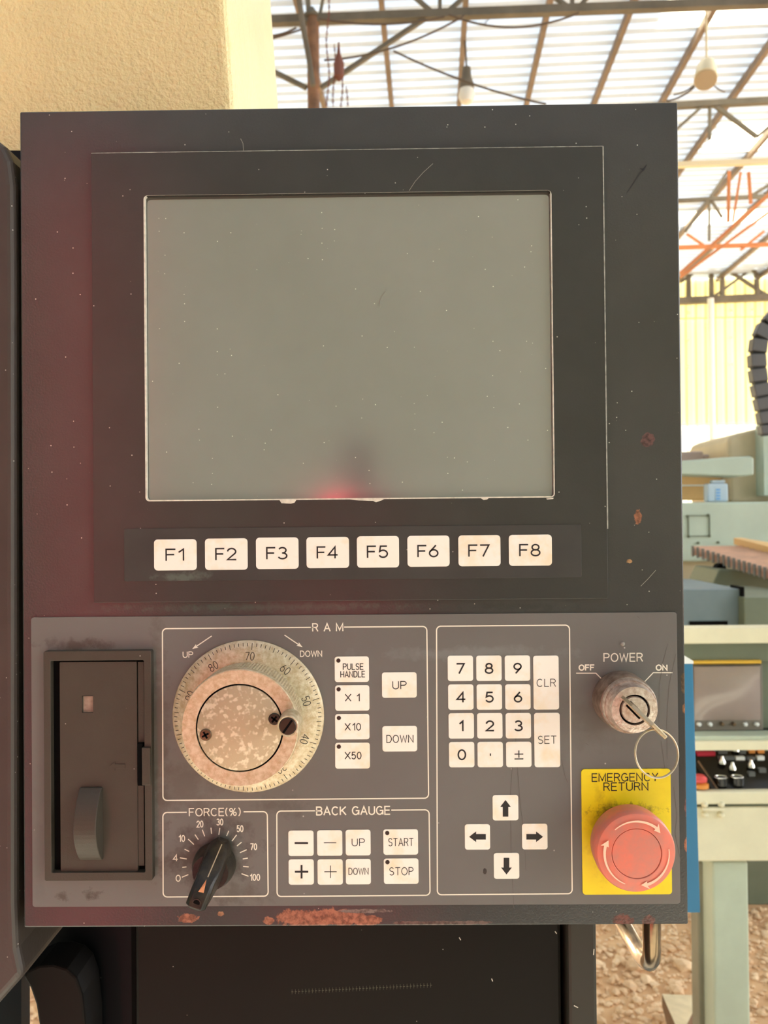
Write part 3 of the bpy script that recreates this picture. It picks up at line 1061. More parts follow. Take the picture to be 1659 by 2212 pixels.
for (x, y) in ((1587, 1622), (1558, 1649), (1620, 1657), (1580, 1662)):
    mb = MB()
    mb.lathe(deck(x, y) + Vector((0, -.006, .002)), [(.009, 0), (.008, .006), (.004, .012), (.003, .018)], 14, axis='z')
    mb.build('toggle', M_CHROME, t, smooth=True)
mb = MB()
mb.tube([deck(1505, 1650) + Vector((0, -.01, .01)), deck(1545, 1706) + Vector((0, -.012, .006))], .0022, 8)
mb.build('stay_rod', M_SCREW, t)
cpart('front_lip', M_IVORY, 1500, 1710, 1760, 1738, YC - .03, .05, .004)
cpart('door', M_IVORY, 1502, 1744, 1760, 1861, YC - .025, .14, .004)
cpart('door_seam', M_SAGE, 1502, 1737, 1760, 1746, YC - .015, .1)
hg = cpart('hinge', M_IVORY, 1519, 1746, 1566, 1753, YC - .036, .012, .002)
for (x, y) in ((1524, 1739), (1560, 1739), (1525, 1762), (1560, 1762)):
    mb = MB()
    mb.lathe(W(x, y, YC - .034), [(.003, -.003), (.0062, 0), (.0075, .004), (.0075, .01)], 14)
    mb.build('hinge_screw', M_IVORY, hg, smooth=True)
mb = MB()
a = W(1508, 1862, YC + .1)
# leg: broad pale face and darker flank receding to the left
x0, x1 = W(1539, 1900, YC).x, W(1617, 1900, YC).x
mb.box((x0, YC, 0), (x1, YC + .12, W(1560, 1862, YC).z))
lg = mb.build('leg', M_ICE, t, bevel=.006, seg=3)
mb = MB()
xa, xb = W(1507, 1900, YC + .12).x, W(1541, 1900, YC + .005).x
mb.hexa([(xa, YC + .20, 0), (xb, YC + .01, 0), (xb, YC + .014, 0), (xa, YC + .21, 0)],
        [(xa, YC + .20, W(1540, 1855, YC + .2).z), (xb, YC + .01, W(1540, 1855, YC).z), (xb, YC + .014, W(1540, 1855, YC).z), (xa, YC + .21, W(1540, 1855, YC + .2).z)])
mb.v, mb.f, mb.m = [], [], []
pbox(mb, 1507, 1862, 1540, 1950, YC + .06, .05, z0=0)
mb.build('rear_leg', M_ICED, t, bevel=.004)

# blue machine panel standing behind the right edge of the control box
t = thing('blue_machine_door', (W(1490, 1700, .9).x, .9, 0), 'tall blue sheet panel just behind the right edge of the control box', 'panel')
mb = MB()
ppoly(mb, [(1440, 1433), (1480, 1433), (1497, 1433), (1513, 1972), (1440, 1972)], .5, .02)
mb.build('sheet', M_BLUE, t, bevel=.001)
mb = MB()
ppoly(mb, [(1440, 1398), (1480, 1417), (1498, 1428), (1498, 1434), (1440, 1434)], .5, .02)
mb.build('white_corner', M_WHITE, t)
mb = MB()
mb.box((W(1200, 1800, .52).x, .52, W(1400, 1900, .52).z), (W(1470, 1800, .52).x, .54, W(1400, 1800, .52).z))
mb.box((W(1180, 1800, .52).x, .521, 0), (W(1235, 1800, .52).x, .539, W(1400, 1810, .52).z))
mb.build('stand', M_BLUE, t)

# dark machine parts far right behind the leg
mb = MB()
pbox(mb, 1600, 1800, 1760, 1900, 3.5, .5, z0=0)
tag(mb.build('dark_crate', M_BLUEG, bevel=.01), 'dark crate on the ground behind the pale green leg', 'crate')

# ------------------------------------------------------------------ gravel
FOOT_ = []
for (pa_, pb2, w_, dp_) in ((1507, 1540, YC + .06, .05), (1539, 1617, YC, .12), (1600, 1760, 3.5, .5), (1430, 1604, 2.6, .5), (1608, 1760, 2.55, .5)):
    FOOT_.append((W(pa_, 1900, w_).x - .03, W(pb2, 1900, w_).x + .03, w_ - .03, w_ + dp_ + .03))
FOOT_.append((W(1440, 1300, 3.9).x - .03, 9, 3.47, 4.7))
ico = bmesh.new()
bmesh.ops.create_icosphere(ico, subdivisions=1, radius=1)
iv = [v.co.copy() for v in ico.verts]
ifc = [tuple(v.index for v in f.verts) for f in ico.faces]
ico.free()


FOOT = FOOT_


def clear(x, y):
    return not any(a < x < b and c < y < d for a, b, c, d in FOOT)


def stone(mb, x, y, s):
    if not clear(x, y):
        return
    rz = random.uniform(0, 2 * PI)
    cz, sz = math.cos(rz), math.sin(rz)
    sx, sy, sh = s * random.uniform(.7, 1.4), s * random.uniform(.6, 1.1), s * random.uniform(.35, .7)
    vs = []
    for v in iv:
        k = random.uniform(.75, 1.2)
        a, b, c = v.x * sx * k, v.y * sy * k, v.z * sh * k
        vs.append((x + a * cz - b * sz, y + a * sz + b * cz, sh * .5 + c))
    mb.add(vs, ifc)


mb = MB()
for i in range(9000):
    stone(mb, random.uniform(.45, 1.7), random.uniform(1.5, 4.2), random.uniform(.004, .012) if random.random() < .9 else .016)
for i in range(2500):
    stone(mb, random.uniform(-1.7, -.8), random.uniform(1.4, 2.6), random.uniform(.005, .013))
gr = mb.build('gravel', M_STONE, fix=False)
gr['kind'] = 'stuff'
tag(gr, 'brown gravel lying on the earth floor', 'gravel')
for i in range(60):
    mb = MB()
    x, y = random.uniform(.5, 1.05), random.uniform(1.65, 2.6)
    stone(mb, x, y, random.uniform(.02, .032))
    mb.build('stone', M_STONE, floor, fix=False)

# pale board leaning in the lower right
mb = MB()
q = [BP(1430, 2145, 2.0), BP(1500, 2158, 2.1), BP(1488, 2212, 1.95), BP(1472, 2222, 1.9)]
mb.hexa([BP(1430, 2147, 2.25), BP(1503, 2150, 2.30), BP(1500, 2180, 2.2), BP(1470, 2240, 2.05)],
        [BP(1430, 2172, 2.27), BP(1503, 2175, 2.32), BP(1500, 2205, 2.22), BP(1462, 2300, 2.08)], 0)
o = mb.build('board_offcut', [M_WOOD, M_WOODS])
for p in o.data.polygons:
    if abs(p.normal.z) < .5:
        p.material_index = 1
tag(o, 'pale triangular board offcut on the gravel beside the console leg', 'board')

# ------------------------------------------------------------------ press beside the panel (left)
t = thing('press_body', (-.4, .3, 0), 'cream and black machine body behind the control panel', 'machine')
mb = MB()
w0 = .16
q = [(-700, -700), (440, -700), (490, 0), (506, 240), (512, 330), (512, 560), (-700, 560)]
ppoly(mb, q, w0, .30)
mb.build('cream_frame', M_CREAM, t, bevel=.006, seg=3)
mb = MB()
q = [W(x, y, .145) for x, y in ((-500, 325), (300, 325), (300, 2400), (170, 2400), (170, 2125), (120, 2090), (60, 2100), (50, 2108), (46, 2108), (46, 2400), (-500, 2400))]
mb.prism([(p.x, max(p.z, 0)) for p in q], .145, .158)
mb.build('lower_frame', M_NAVY, t)
mb = MB()
for (xa, xb) in ((-500, 44), (170, 300)):
    a, b = W(xa, 2300, .145).x, W(xb, 2300, .145).x
    mb.box((a, .146, 0), (b, .157, W(100, 2395, .145).z))
mb.build('frame_foot', M_NAVY, t)
mb = MB()
pts = [(50, 2110), (60, 2097), (85, 2086), (115, 2084), (145, 2093), (165, 2112), (178, 2150), (186, 2230), (188, 2400), (100, 2400), (84, 2215), (77, 2170), (65, 2135)]
ppoly(mb, pts, .11, .03)
a, b = W(100, 2400, .11).x, W(188, 2400, .11).x
mb.box((a, .11, 0), (b, .14, W(100, 2398, .11).z))
mb.build('curved_guard', mat('dark brown guard', srgb(24, 20, 17), rough=.6, spec=.2), t, bevel=.0015, seg=2)

# dark side cover beside the panel
mb = MB()
pts = [(-300, 270), (-60, 275), (-20, 290), (8, 312), (24, 345), (31, 400), (33, 600), (33, 1950), (37, 2050), (50, 2110), (0, 2166), (-300, 2500)]
ppoly(mb, pts, .0, .10)
cov = mb.build('side_cover', M_COVER, bevel=.004, seg=4)
q = W(-150, 2300, .05)
mb = MB()
mb.box((q.x - .03, .03, 0), (q.x + .01, .08, W(-150, 2250, .0).z))
mb.build('cover_post', M_COVER, cov)
tag(cov, 'speckled dark metal cover with rounded top corner at the left edge', 'cover')

# ------------------------------------------------------------------ pedestal below the control box
t = thing('pedestal', (W(750, 2100, .05).x, .1, 0), 'black brown pedestal cabinet under the control box', 'pedestal')
mb = MB()
x0, x1 = W(284, 2100, .07).x, W(1286, 2100, .07).x
zt = (W(51, 2003).z + W(1487, 1998).z) / 2 - .0003
mb.box((x0, .07, 0), (x1, .14, zt))
mb.build('carcass', M_BLACK, t)
mb = MB()
mb.box((W(292, 2100, .05).x, .05, .0), (W(1213, 2100, .05).x, .068, zt))
d_ = mb.build('front_door', M_DARK, t, bevel=.002)
mb = MB()
mb.box((W(1227, 2100, .045).x, .045, .0), (W(1290, 2100, .045).x, .14, zt))
mb.build('corner_post', M_OLIVE, t, bevel=.002)
mb = MB()
for k in range(42):
    x = 630 + k * 7.3
    stroke(mb, [(x, 2142 - k * .35), (x + 3.5, 2142 - k * .35)], 1.6, .05, .0002)
    stroke(mb, [(x + 1, 2137 - k * .35), (x + 1, 2147 - k * .35)], .8, .05, .0002)
mb.build('scratch_marks', mat('dull scratches', srgb(84, 84, 66), rough=.7), d_, fix=False)
for (x, y, x2, y2) in ((992, 2025, 995, 2030), (1062, 2114, 1064, 2119), (1199, 2012, 1202, 2016), (1240, 2172, 1248, 2176), (1283, 2050, 1282, 2062)):
    mb = MB()
    stroke(mb, [(x, y), (x2, y2)], 2.2, .044 if x > 1220 else .05, .0002)
    mb.build('paint_nick', M_EDGE, d_, fix=False)

# bent tube handle under the box
hp = [(1322, 1940, .16), (1340, 1985, .155), (1362, 2025, .145), (1384, 2062, .13), (1394, 2074, .12), (1402, 2077, .11), (1407, 2070, .105), (1408, 2050, .10), (1408, 1990, .10), (1408, 1940, .10)]
mb = MB()
mb.tube([W(*p) for p in hp], .0056, 20)

# ------------------------------------------------------------------ THE CONTROL BOX
BX = thing('control_panel', (W(766, 2000, 0).x, .06, W(766, 2000, 0).z), 'dark grey machine control panel with screen, handwheel and cream keys', 'control panel')
mb.build('tube_handle', M_TUBE, BX, smooth=True)
x0, x1 = (W(43, 241).x + W(51, 2003).x) / 2, (W(1464, 221).x + W(1487, 1998).x) / 2
z1, z0 = (W(43, 241).z + W(1464, 221).z) / 2, (W(51, 2003).z + W(1487, 1998).z) / 2
mb = MB()
mb.box((x0, 0, z0), (x1, .14, z1))
mb.build('housing', M_BOX, BX, bevel=.0008, seg=2)

# bezel
WB = -.003
bo = prect(200, 323.5, 1308, 1297.5, WB)
so = prect(313, 417, 1194, 1078, WB)
mb = MB()
mb.ring(rr(*bo, .0008), rr(*so, .002), WB, .0003)
mb.build('screen_bezel', M_BEZ, BX, bevel=.0002)
e = .0007
mb = MB()
mb.ring(rr(so[0] - .0002, so[1] + .0002, so[2] - .0002, so[3] + .0001, .002), rr(so[0] + e * .7, so[1] - e * .3, so[2] + e * .6, so[3] + .00008, .0015), WB - .0001, -.0008)
mb.build('opening_edge', M_EDGE, BX)
mb = MB()
sl = prect(308, 412, 1199, 1083, -.0005)
mb.prism(rr(*sl, .001), -.0006, .0002)
mb.build('lcd_screen', M_LCD, BX)
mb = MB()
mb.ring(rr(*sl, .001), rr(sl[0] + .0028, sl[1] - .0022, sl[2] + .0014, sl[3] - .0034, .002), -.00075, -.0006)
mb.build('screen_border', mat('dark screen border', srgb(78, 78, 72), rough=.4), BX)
# worn pale outline of the bezel, edge highlight put into its colour
mb = MB()
xr, zt_, zb_ = bo[1], bo[3], bo[2]
mb.box((xr - .0002, WB - .0002, zb_ + .035), (xr + .0004, WB + .002, zt_))
mb.box((bo[0], WB - .0001, zt_ - .0001), (xr, WB + .002, zt_ + .0002))
mb.build('worn_edge_highlight', M_WORN_HI, BX)
# chips at the lower edge of the opening
for pts in ([(603, 1079), (641, 1078.5), (636, 1086), (628, 1088), (608, 1087)], [(748, 1078), (832, 1077), (824, 1081), (812, 1085), (806, 1082), (775, 1081)],
            [(1038, 1076), (1056, 1076), (1052, 1079), (1045, 1080)], [(1180, 1077), (1196, 1075), (1195, 1078), (1182, 1079)]):
    mb = MB()
    ppoly(mb, pts, WB - .00015, .0002)
    mb.build('paint_chip', M_EDGE, BX)
# hairline scratches
mb = MB()
stroke(mb, [(520, 300), (525, 310), (526, 326)], 1.2, -.00005, .0001)
stroke(mb, [(935, 354), (915, 372), (897, 392), (884, 412)], 1.2, WB, .0002)
stroke(mb, [(833, 628), (824, 640), (819, 652), (821, 664)], 1.2, -.0007, .0001)
stroke(mb, [(1416, 1232), (1400, 1250), (1384, 1266)], 1.2, 0, .0002)
mb.build('scratch', mat('hairline scratch', srgb(128, 122, 114), rough=.6), BX, fix=False)

mb = MB()
stroke(mb, [(1396, 357), (1391, 366), (1382, 374), (1372, 390), (1360, 408), (1354, 416)], 1.6, 0, .0002)
stroke(mb, [(1383, 364), (1391, 366), (1388, 371)], 2.2, 0, .0002)
mb.build('dark_scratch', M_INK, BX, fix=False)
# function key strip and keys
ks = prect(268, 1137.5, 1256, 1251.5, WB - .0003)
mb = MB()
mb.prism(rr(*ks, .001), WB - .0004, WB + .0002)
mb.build('function_strip', M_STRIP, BX, bevel=.0001)


def key(px0, py0, px1, py1, w, lines, led=None, r=.0013, name='key'):
    """lines: list of (text, cx, cy, h, stroke, width) in pixels"""
    a = prect(px0, py0, px1, py1, w)
    mb = MB()
    mb.prism(rr(*a, r), w - .0003, w + .0003)
    k = mb.build(name, M_KEY, BX, bevel=.0001)
    if lines:
        mb = MB()
        for ln in lines:
            if ln[0] == 'poly':
                q = [W(x, y, w - .0003) for x, y in ln[1]]
                mb.add([(p.x, w - .00038, p.z) for p in q], [tuple(range(len(q)))])
            else:
                s, cx, cy, h, st, wd = ln
                text(mb, s, cx, cy, h, st, wd, w=w - .0003)
        mb.build('legend', M_INK, k, fix=False)
    if led:
        mb = MB()
        mb.lathe(W(led[0], led[1], w - .0003), [(.0009, -.0003), (.0011, 0), (.0011, .0003)], 16)
        mb.build('indicator', M_LED, k)
    return k


fk = [(333, 425, 1165, 1232), (443, 535, 1163, 1231), (553, 645, 1161, 1229), (662, 754, 1160, 1227), (771, 862, 1158, 1226), (880, 971, 1157, 1224), (990, 1081, 1156, 1223), (1099, 1192, 1155, 1222)]
for i, (a, b, c, d) in enumerate(fk):
    cx, cy = (a + b) / 2 - 1, (c + d) / 2
    wd = 38 if i == 0 else 43
    key(a, c, b, d, WB - .0004, [('F%d' % (i + 1), cx, cy, 24, 3.2, wd)], r=.0018)

# grey control plate
WP = -.0008
pl = prect(68.5, 1328, 1466, 1956, WP)
mb = MB()
mb.prism(rr(*pl, .0014), WP, .0002)
PL = mb.build('control_plate', M_PLATE, BX, bevel=.0001)


def frame_line(px0, py0, px1, py1, gaps=None, r=9, wd=2.6):
    """printed rounded frame; gaps: (x from, x to) left open in the top line"""
    mb = MB()
    dy = lambda x: -(x - (px0 + px1) / 2) * .0085
    g0, g1 = gaps if gaps else (None, None)
    path = []
    top, bot = py0, py1
    # start right of the gap, go round clockwise to left of the gap
    sk = 1.0 * (py1 - py0) / 600 * 6
    x0t, x1t, x0b, x1b = px0, px1, px0 + sk * .3, px1 + sk
    def P(x, y):
        return (x, y + dy(x))
    if gaps:
        path.append(P(g1, top))
    else:
        path.append(P((px0 + px1) / 2, top))
    for k in range(6):
        a = math.radians(90 - 18 * k)
        path.append(P(x1t - r + r * math.cos(a), top + r - r * math.sin(a)))
    for k in range(6):
        a = math.radians(0 - 18 * k)
        path.append(P(x1b - r + r * math.cos(a), bot - r - r * math.sin(a)))
    for k in range(6):
        a = math.radians(-90 - 18 * k)
        path.append(P(x0b + r + r * math.cos(a), bot - r - r * math.sin(a)))
    for k in range(6):
        a = math.radians(180 - 18 * k)
        path.append(P(x0t + r + r * math.cos(a), top + r - r * math.sin(a)))
    path.append(P(g0, top) if gaps else P((px0 + px1) / 2, top))
    stroke(mb, path, wd, WP, .0001)
    mb.build('printed_frame', M_LINE, PL, fix=False)


frame_line(351, 1355.5, 922, 1726.5, (671, 744))
frame_line(352, 1754, 577.5, 1936.5, (403, 527))
frame_line(598, 1750.5, 927, 1935, (680, 846))
frame_line(943, 1351.5, 1230, 1931.5)


def label_text(name, items, m=M_LINE, parent=None, w=WP):
    mb = MB()
    for it in items:
        s, cx, cy, h, st, wd = it[:6]
        text(mb, s, cx, cy, h, st, wd, w=w)
    return mb.build(name, m, parent or PL, fix=False)


label_text('printed_word', [('R A M', 708, 1355, 16, 2.6, 65)])
label_text('printed_word', [('FORCE(%)', 464, 1754, 16, 2.2, 110)])
label_text('printed_word', [('BACK GAUGE', 763, 1751, 17, 2.8, 158)])
label_text('printed_word', [('POWER', 1346, 1420, 17, 2.4, 83)])
label_text('printed_word', [('OFF', 1267, 1442, 11, 2.8, 32)])
label_text('printed_word', [('ON', 1429, 1442, 11, 2.8, 23)])
label_text('printed_word', [('UP', 406, 1414, 12, 1.9, 21)])
label_text('printed_word', [('DOWN', 672, 1412, 12, 1.9, 46)])
# direction arrows over the handwheel
for pts in (((457, 1374), (417, 1401)), ((615, 1372), (652, 1397))):
    mb = MB()
    (a, b), (c, d) = pts
    stroke(mb, [(a, b), (c, d)], 2.2, WP, .0001)
    v = Vector((c - a, d - b)).normalized()
    n = Vector((-v.y, v.x))
    q = [(c + v.x * 2, d + v.y * 2), (c - v.x * 11 + n.x * 4.5, d - v.y * 11 + n.y * 4.5), (c - v.x * 8, d - v.y * 8), (c - v.x * 11 - n.x * 4.5, d - v.y * 11 - n.y * 4.5)]
    q = [W(x, y, WP) for x, y in q]
    mb.add([(p.x, WP - .0001, p.z) for p in q], [(0, 1, 2, 3)])
    mb.build('printed_arrow', M_LINE, PL, fix=False)
# off / on leader lines
for path in ([(1245, 1454), (1287, 1454), (1304, 1471)], [(1452, 1453), (1411, 1453), (1391, 1474)]):
    mb = MB()
    stroke(mb, path, 2.2, WP, .0001)
    mb.build('printed_leader', M_LINE, PL, fix=False)
# rivet above POWER
mb = MB()
mb.lathe(W(1345, 1391, WP), [(.0003, -.0008), (.0009, -.0006), (.0013, 0), (.0013, .0005)], 16)
mb.build('pilot_lens', mat('grey lens', srgb(150, 146, 138), rough=.25), BX, smooth=True)
# fine wire scratches on the plate
mb = MB()
for pth in ([(1137, 1470), (1120, 1560), (1108, 1640), (1102, 1720), (1104, 1850), (1110, 1960)], [(1112, 1560), (1116, 1640), (1124, 1740), (1132, 1800), (1136, 1880)],
            [(1442, 1391), (1432, 1430), (1424, 1480), (1423, 1560)], [(1460, 1412), (1445, 1480), (1440, 1560), (1441, 1640)],
            [(1385, 1870), (1395, 1720)], [(1428, 1600), (1436, 1660), (1446, 1720)], [(1213, 1640), (1220, 1675), (1226, 1690)],
            [(1455, 1700), (1462, 1760), (1458, 1800), (1470, 1860)], [(1265, 1605), (1271, 1610)], [(1372, 1426), (1377, 1434)],
            [(1376, 1331), (1382, 1336)]):
    if pth[0][0] in (1385,):
        continue
    stroke(mb, pth, .6, WP, .0001)
mb.build('scuff_lines', mat('dark scuffs', srgb(84, 78, 73), rough=.6), PL, fix=False)

# ---- keys on the plate
LT = 1.7
key(723, 1418, 797, 1473, WP, [('PULSE', 763, 1440, 12.5, LT, 43), ('HANDLE', 762, 1456.5, 12.5, LT, 52)], (731, 1427))
key(724, 1480, 798, 1535, WP, [('X', 752, 1507, 14.5, LT + .2, 12), ('1', 774, 1507, 14.5, LT + .2, 5)], (731.5, 1489))
key(724, 1542, 798, 1597, WP, [('X', 751, 1570, 14.5, LT + .2, 11), ('10', 770.5, 1570, 14.5, LT + .2, 17)], (732, 1551))
key(724, 1604, 799, 1660, WP, [('X', 751, 1632, 14.5, LT + .2, 11), ('50', 770, 1632, 14.5, LT + .2, 20)], (732, 1613))
key(825, 1452, 900, 1507, WP, [('UP', 863, 1480, 16, LT + .1, 29)])
key(826, 1568, 901, 1623, WP, [('DOWN', 864, 1596, 15.5, LT, 57)])
for (x, y, sx, st, ch) in ((650, 1821, 27, 4.0, '-'), (650.5, 1883, 27, 4.0, '+'), (712, 1820.5, 26, 1.6, '-'), (713, 1883, 26, 1.6, '+')):
    key(x - 27, y - 27.3, x + 27.5, y + 27.7, WP, None).name = 'key'
    k = bpy.context.scene.collection.objects[-1]
    mb = MB()
    stroke(mb, [(x - sx / 2 + 1, y), (x + sx / 2 + 1, y)], st, WP - .0003, .00008)
    if ch == '+':
        stroke(mb, [(x + 1, y - sx / 2), (x + 1, y + sx / 2)], st, WP - .0003, .00008)
    mb.build('legend', M_INK, k, fix=False)
key(746.6, 1792, 800.6, 1847.5, WP, [('UP', 774, 1819.5, 15, LT - .2, 27)])
key(747, 1855, 801, 1910, WP, [('DOWN', 774.5, 1882, 14, LT - .3, 42)])
key(828, 1791, 903, 1846, WP, [('START', 866, 1819, 16, LT - .2, 53)], (836.5, 1799.5))
key(829, 1854, 904, 1909, WP, [('STOP', 867, 1882, 16, LT - .2, 51)], (837, 1862.5))
pad = ['789', '456', '123', '0.#']
for r_, row in enumerate(pad):
    for c_, ch in enumerate(row):
        x = 967 + c_ * 61.6 + r_ * .95
        y = 1416 + r_ * 62.1 - c_ * .2
        cx, cy = x + 27.8, y + 28
        if ch == '#':
            key(x, y, x + 54.8, y + 55, WP, [('#', cx, cy, 21, 2.2, 18)])
        elif ch == '.':
            key(x, y, x + 54.8, y + 55, WP, [('.', cx, cy, 20, 5.4, .5)])
        else:
            key(x, y, x + 54.8, y + 55, WP, [(ch, cx, cy, 20.5, 3.3, {'1': 7, '4': 17}.get(ch, 15.5))])
key(1152, 1416, 1207, 1532.6, WP, [('CLR', 1180, 1475, 16, LT - .3, 40)])
key(1154, 1539.5, 1209.5, 1657, WP, [('SET', 1182, 1598, 16, LT - .3, 39)])


def arrow(cx, cy, a):
    pts = [(0, -18), (11.5, -3), (6, -3), (6, 18), (-6, 18), (-6, -3), (-11.5, -3)]
    ca, sa = math.cos(a), math.sin(a)
    return [(cx + x * ca - y * sa, cy + x * sa + y * ca) for x, y in pts]


key(1064, 1717, 1119.5, 1772, WP, [('poly', arrow(1092, 1746, 0))])
key(1004, 1780, 1058.5, 1835, WP, [('poly', arrow(1031.5, 1807.5, -PI / 2))])
key(1127.5, 1779, 1182.5, 1834.5, WP, [('poly', arrow(1155, 1807.5, PI / 2))])
key(1066.5, 1842, 1121.5, 1898, WP, [('poly', arrow(1094, 1871, PI))])

# ---- disk drive
x0, x1, z0, z1 = prect(95, 1406, 328, 1903, -.005)
mb = MB()
i0, i1, j0, j1 = prect(110, 1427, 312, 1885, -.005)
mb.ring(rr(x0, x1, z0, z1, .0006, 1), rr(i0, i1, j0, j1, .0004, 1), -.005, WP + .0001)
DR = mb.build('disk_drive', M_BROWN, BX, bevel=.0005)
mb = MB()
mb.box((i0 - .001, -.0012, j0 - .001), (i1 + .001, -.0007, j1 + .001))
mb.build('drive_cavity', M_BLACK, DR)
a = prect(130, 1430, 296.5, 1882, -.0035)
wn = prect(177, 1503, 201, 1540, -.0035)
mb = MB()
mb.ring(rr(*a, .0003, 1), rr(*wn, .0001, 1), -.0035, -.0012)
DD = mb.build('drive_door', M_BROWN, DR)
mb = MB()
pbox(mb, 178, 1504, 203, 1541, -.0018, .0006)
mb.build('drive_window', mat('dull pink lens', srgb(168, 146, 130), rough=.4, noise=.3, nscale=400), DR)
for (ya, yb_) in ((1430, 1603), (1697, 1870)):
    mb = MB()
    pbox(mb, 298.5, ya, 311, yb_, -.0030, .002)
    mb.build('drive_rail', M_BROWN, DR)
mb = MB()
pbox(mb, 306, 1615, 325, 1697, -.0062, .004)
mb.build('eject_latch', M_BROWN, DR, bevel=.0004)
mb = MB()
pbox(mb, 297, 1606, 308, 1696, -.0051, .002)
mb.build('latch_slot', M_BLACK, DR)
mb = MB()
ppoly(mb, [(236, 1655), (248, 1645), (248, 1650.5), (270, 1650.5), (270, 1660), (248, 1660), (248, 1665)], -.0038, .0005)
mb.build('moulded_arrow', M_BROWN, DR, bevel=.0001)
# bowed lever
mb = MB()
pa, pb_ = W(174, 1700, -.0035), W(222, 1700, -.0035)
pz0, pz1 = W(195, 1856, -.0035).z, pa.z
n = 16
lo, hi = [], []
for k in range(n + 1):
    u = k / n
    dd = .0012 + .0085 * math.sin(PI * u) ** .8
    z = pz1 + (pz0 - pz1) * u
    lo.append((-.0035 - dd, z))
prof = lo + [(-.0034, pz0), (-.0034, pz1)]
mb.hexa([(pa.x, y, z) for y, z in prof], [(pb_.x, y, z) for y, z in prof])
mb.build('drive_lever', M_BROWN, DR, bevel=.0004)

# ---- handwheel
c0 = W(537, 1546, WP)
KK = K
mb = MB()
R1 = 163 * KK
mb.lathe((c0.x, WP, c0.z), [(R1 - .0008, .0005), (R1, 0), (R1, -.0012), (R1 - .0012, -.0022), (118 * KK, -.0045), (60 * KK, -.0046)], 96)
HW = mb.build('pulse_handwheel', M_DIAL, BX, smooth=True)


def on_disc(r, a):
    """point on the conical scale; r in pixels, a clockwise from the top"""
    y = WP - (.0022 + (R1 - .0012 - r * KK) / (R1 - .0012 - 118 * KK) * .0023)
    return Vector((c0.x + r * KK * math.sin(a), y - .0001, c0.z + r * KK * math.cos(a)))


mb = MB()
for i in range(100):
    v = (70 - i) % 100
    a = math.radians(4 + 3.6 * i)
    r0 = 144 if v % 10 == 0 else (148 if v % 5 == 0 else 151)
    r1 = 158
    h = .9 * KK / 2 / (150 * KK) * 1.25
    mb.add([on_disc(r0, a - h), on_disc(r0, a + h), on_disc(r1, a + h), on_disc(r1, a - h)], [(0, 1, 2, 3)])
mb.build('scale_ticks', M_INK, HW, fix=False)
for i in range(10):
    v = (70 - 10 * i) % 100
    a0 = math.radians(4 + 36 * i)
    s = str(v)
    mb = MB()
    hpx = 16
    adv, x = [], 0
    for ch in s:
        adv.append((x, ch))
        x += G[ch][0] + .22
    tot = x - .22
    for (xx, ch) in adv:
        for plh in G[ch][1]:
            pts = []
            for (u, vv) in plh:
                X = (xx + u - tot / 2) * hpx * .85
                rrd = 131 + (vv - .5) * hpx
                pts.append(on_disc(rrd, a0 + X / 131 - .02))
            for p, q in zip(pts, pts[1:]):
                d = Vector((q.x - p.x, q.z - p.z))
                if d.length < 1e-7:
                    continue
                nn = Vector((-d.y, d.x)).normalized() * .7 * KK
                mb.add([(p.x + nn.x, p.y, p.z + nn.y), (p.x - nn.x, p.y, p.z - nn.y), (q.x - nn.x, q.y, q.z - nn.y), (q.x + nn.x, q.y, q.z + nn.y)], [(0, 1, 2, 3)])
    mb.build('scale_number', M_INK, HW, fix=False)
# knurled knob
HK = -.0235
mb = MB()
n = 240
RK = 119.5 * KK
vs, fs = [], []
levels = [(-.0044, .99, 0), (-.006, 1.0, .5), (-.019, 1.0, .5), (-.0215, 1.005, 0), (-.0232, .995, 0), (HK + .0001, .9805, 0)]
for (y, s, kn) in levels:
    for k in range(n):
        a = 2 * PI * k / n
        r = RK * s - (kn * .0008 if k % 2 else 0)
        vs.append((c0.x + r * math.cos(a), WP + y, c0.z + r * math.sin(a)))
for i in range(len(levels) - 1):
    for k in range(n):
        j = (k + 1) % n
        fs.append((i * n + k, i * n + j, (i + 1) * n + j, (i + 1) * n + k))
mb.add(vs, fs)
mb.build('knurled_knob', M_DIAL, HW)
yf = WP + HK
RC = 86 * KK
mb = MB()
mb.lathe((c0.x, yf, c0.z), [(RC + .0016, .0012), (RC + .0016, .0014)], 64)
mb.build('cap_groove', M_BLACK, HW)
mb = MB()
mb.lathe((c0.x, yf, c0.z), [(RC, .0016), (RC, -.0002), (RC - .0003, -.0004)], 64)
mb.build('knob_cap', M_CAPM, HW, smooth=True)
mb = MB()
mb.ring([(c0.x + (RK * .98) * math.cos(2 * PI * k / 96), c0.z + (RK * .98) * math.sin(2 * PI * k / 96)) for k in range(96)],
        [(c0.x + (RC + .0008) * math.cos(2 * PI * k / 96), c0.z + (RC + .0008) * math.sin(2 * PI * k / 96)) for k in range(96)], yf, yf + .002)
mb.build('knob_face', M_DIAL, HW)


def screw(px, py, w, r, m, parent, cross=True, ang=0.3, name='screw'):
    c = W(px, py, w)
    mb = MB()
    mb.lathe(c, [(r, .0006), (r, -.0002), (r * .85, -.0007), (r * .2, -.0009)], 24, mi=0)
    L_ = r * .62
    t_ = r * .16
    for a in ((ang, ang + PI / 2) if cross else (ang,)):
        ca, sa = math.cos(a), math.sin(a)
        if not cross:
            L_ = r * .9
        q = [(-L_, -t_), (L_, -t_), (L_, t_), (-L_, t_)]
        mb.add([(c.x + x * ca - z * sa, c.y - .00095, c.z + x * sa + z * ca) for x, z in q], [(0, 1, 2, 3)], 1)
    return mb.build(name, [m, M_BLACK], parent, smooth=True)


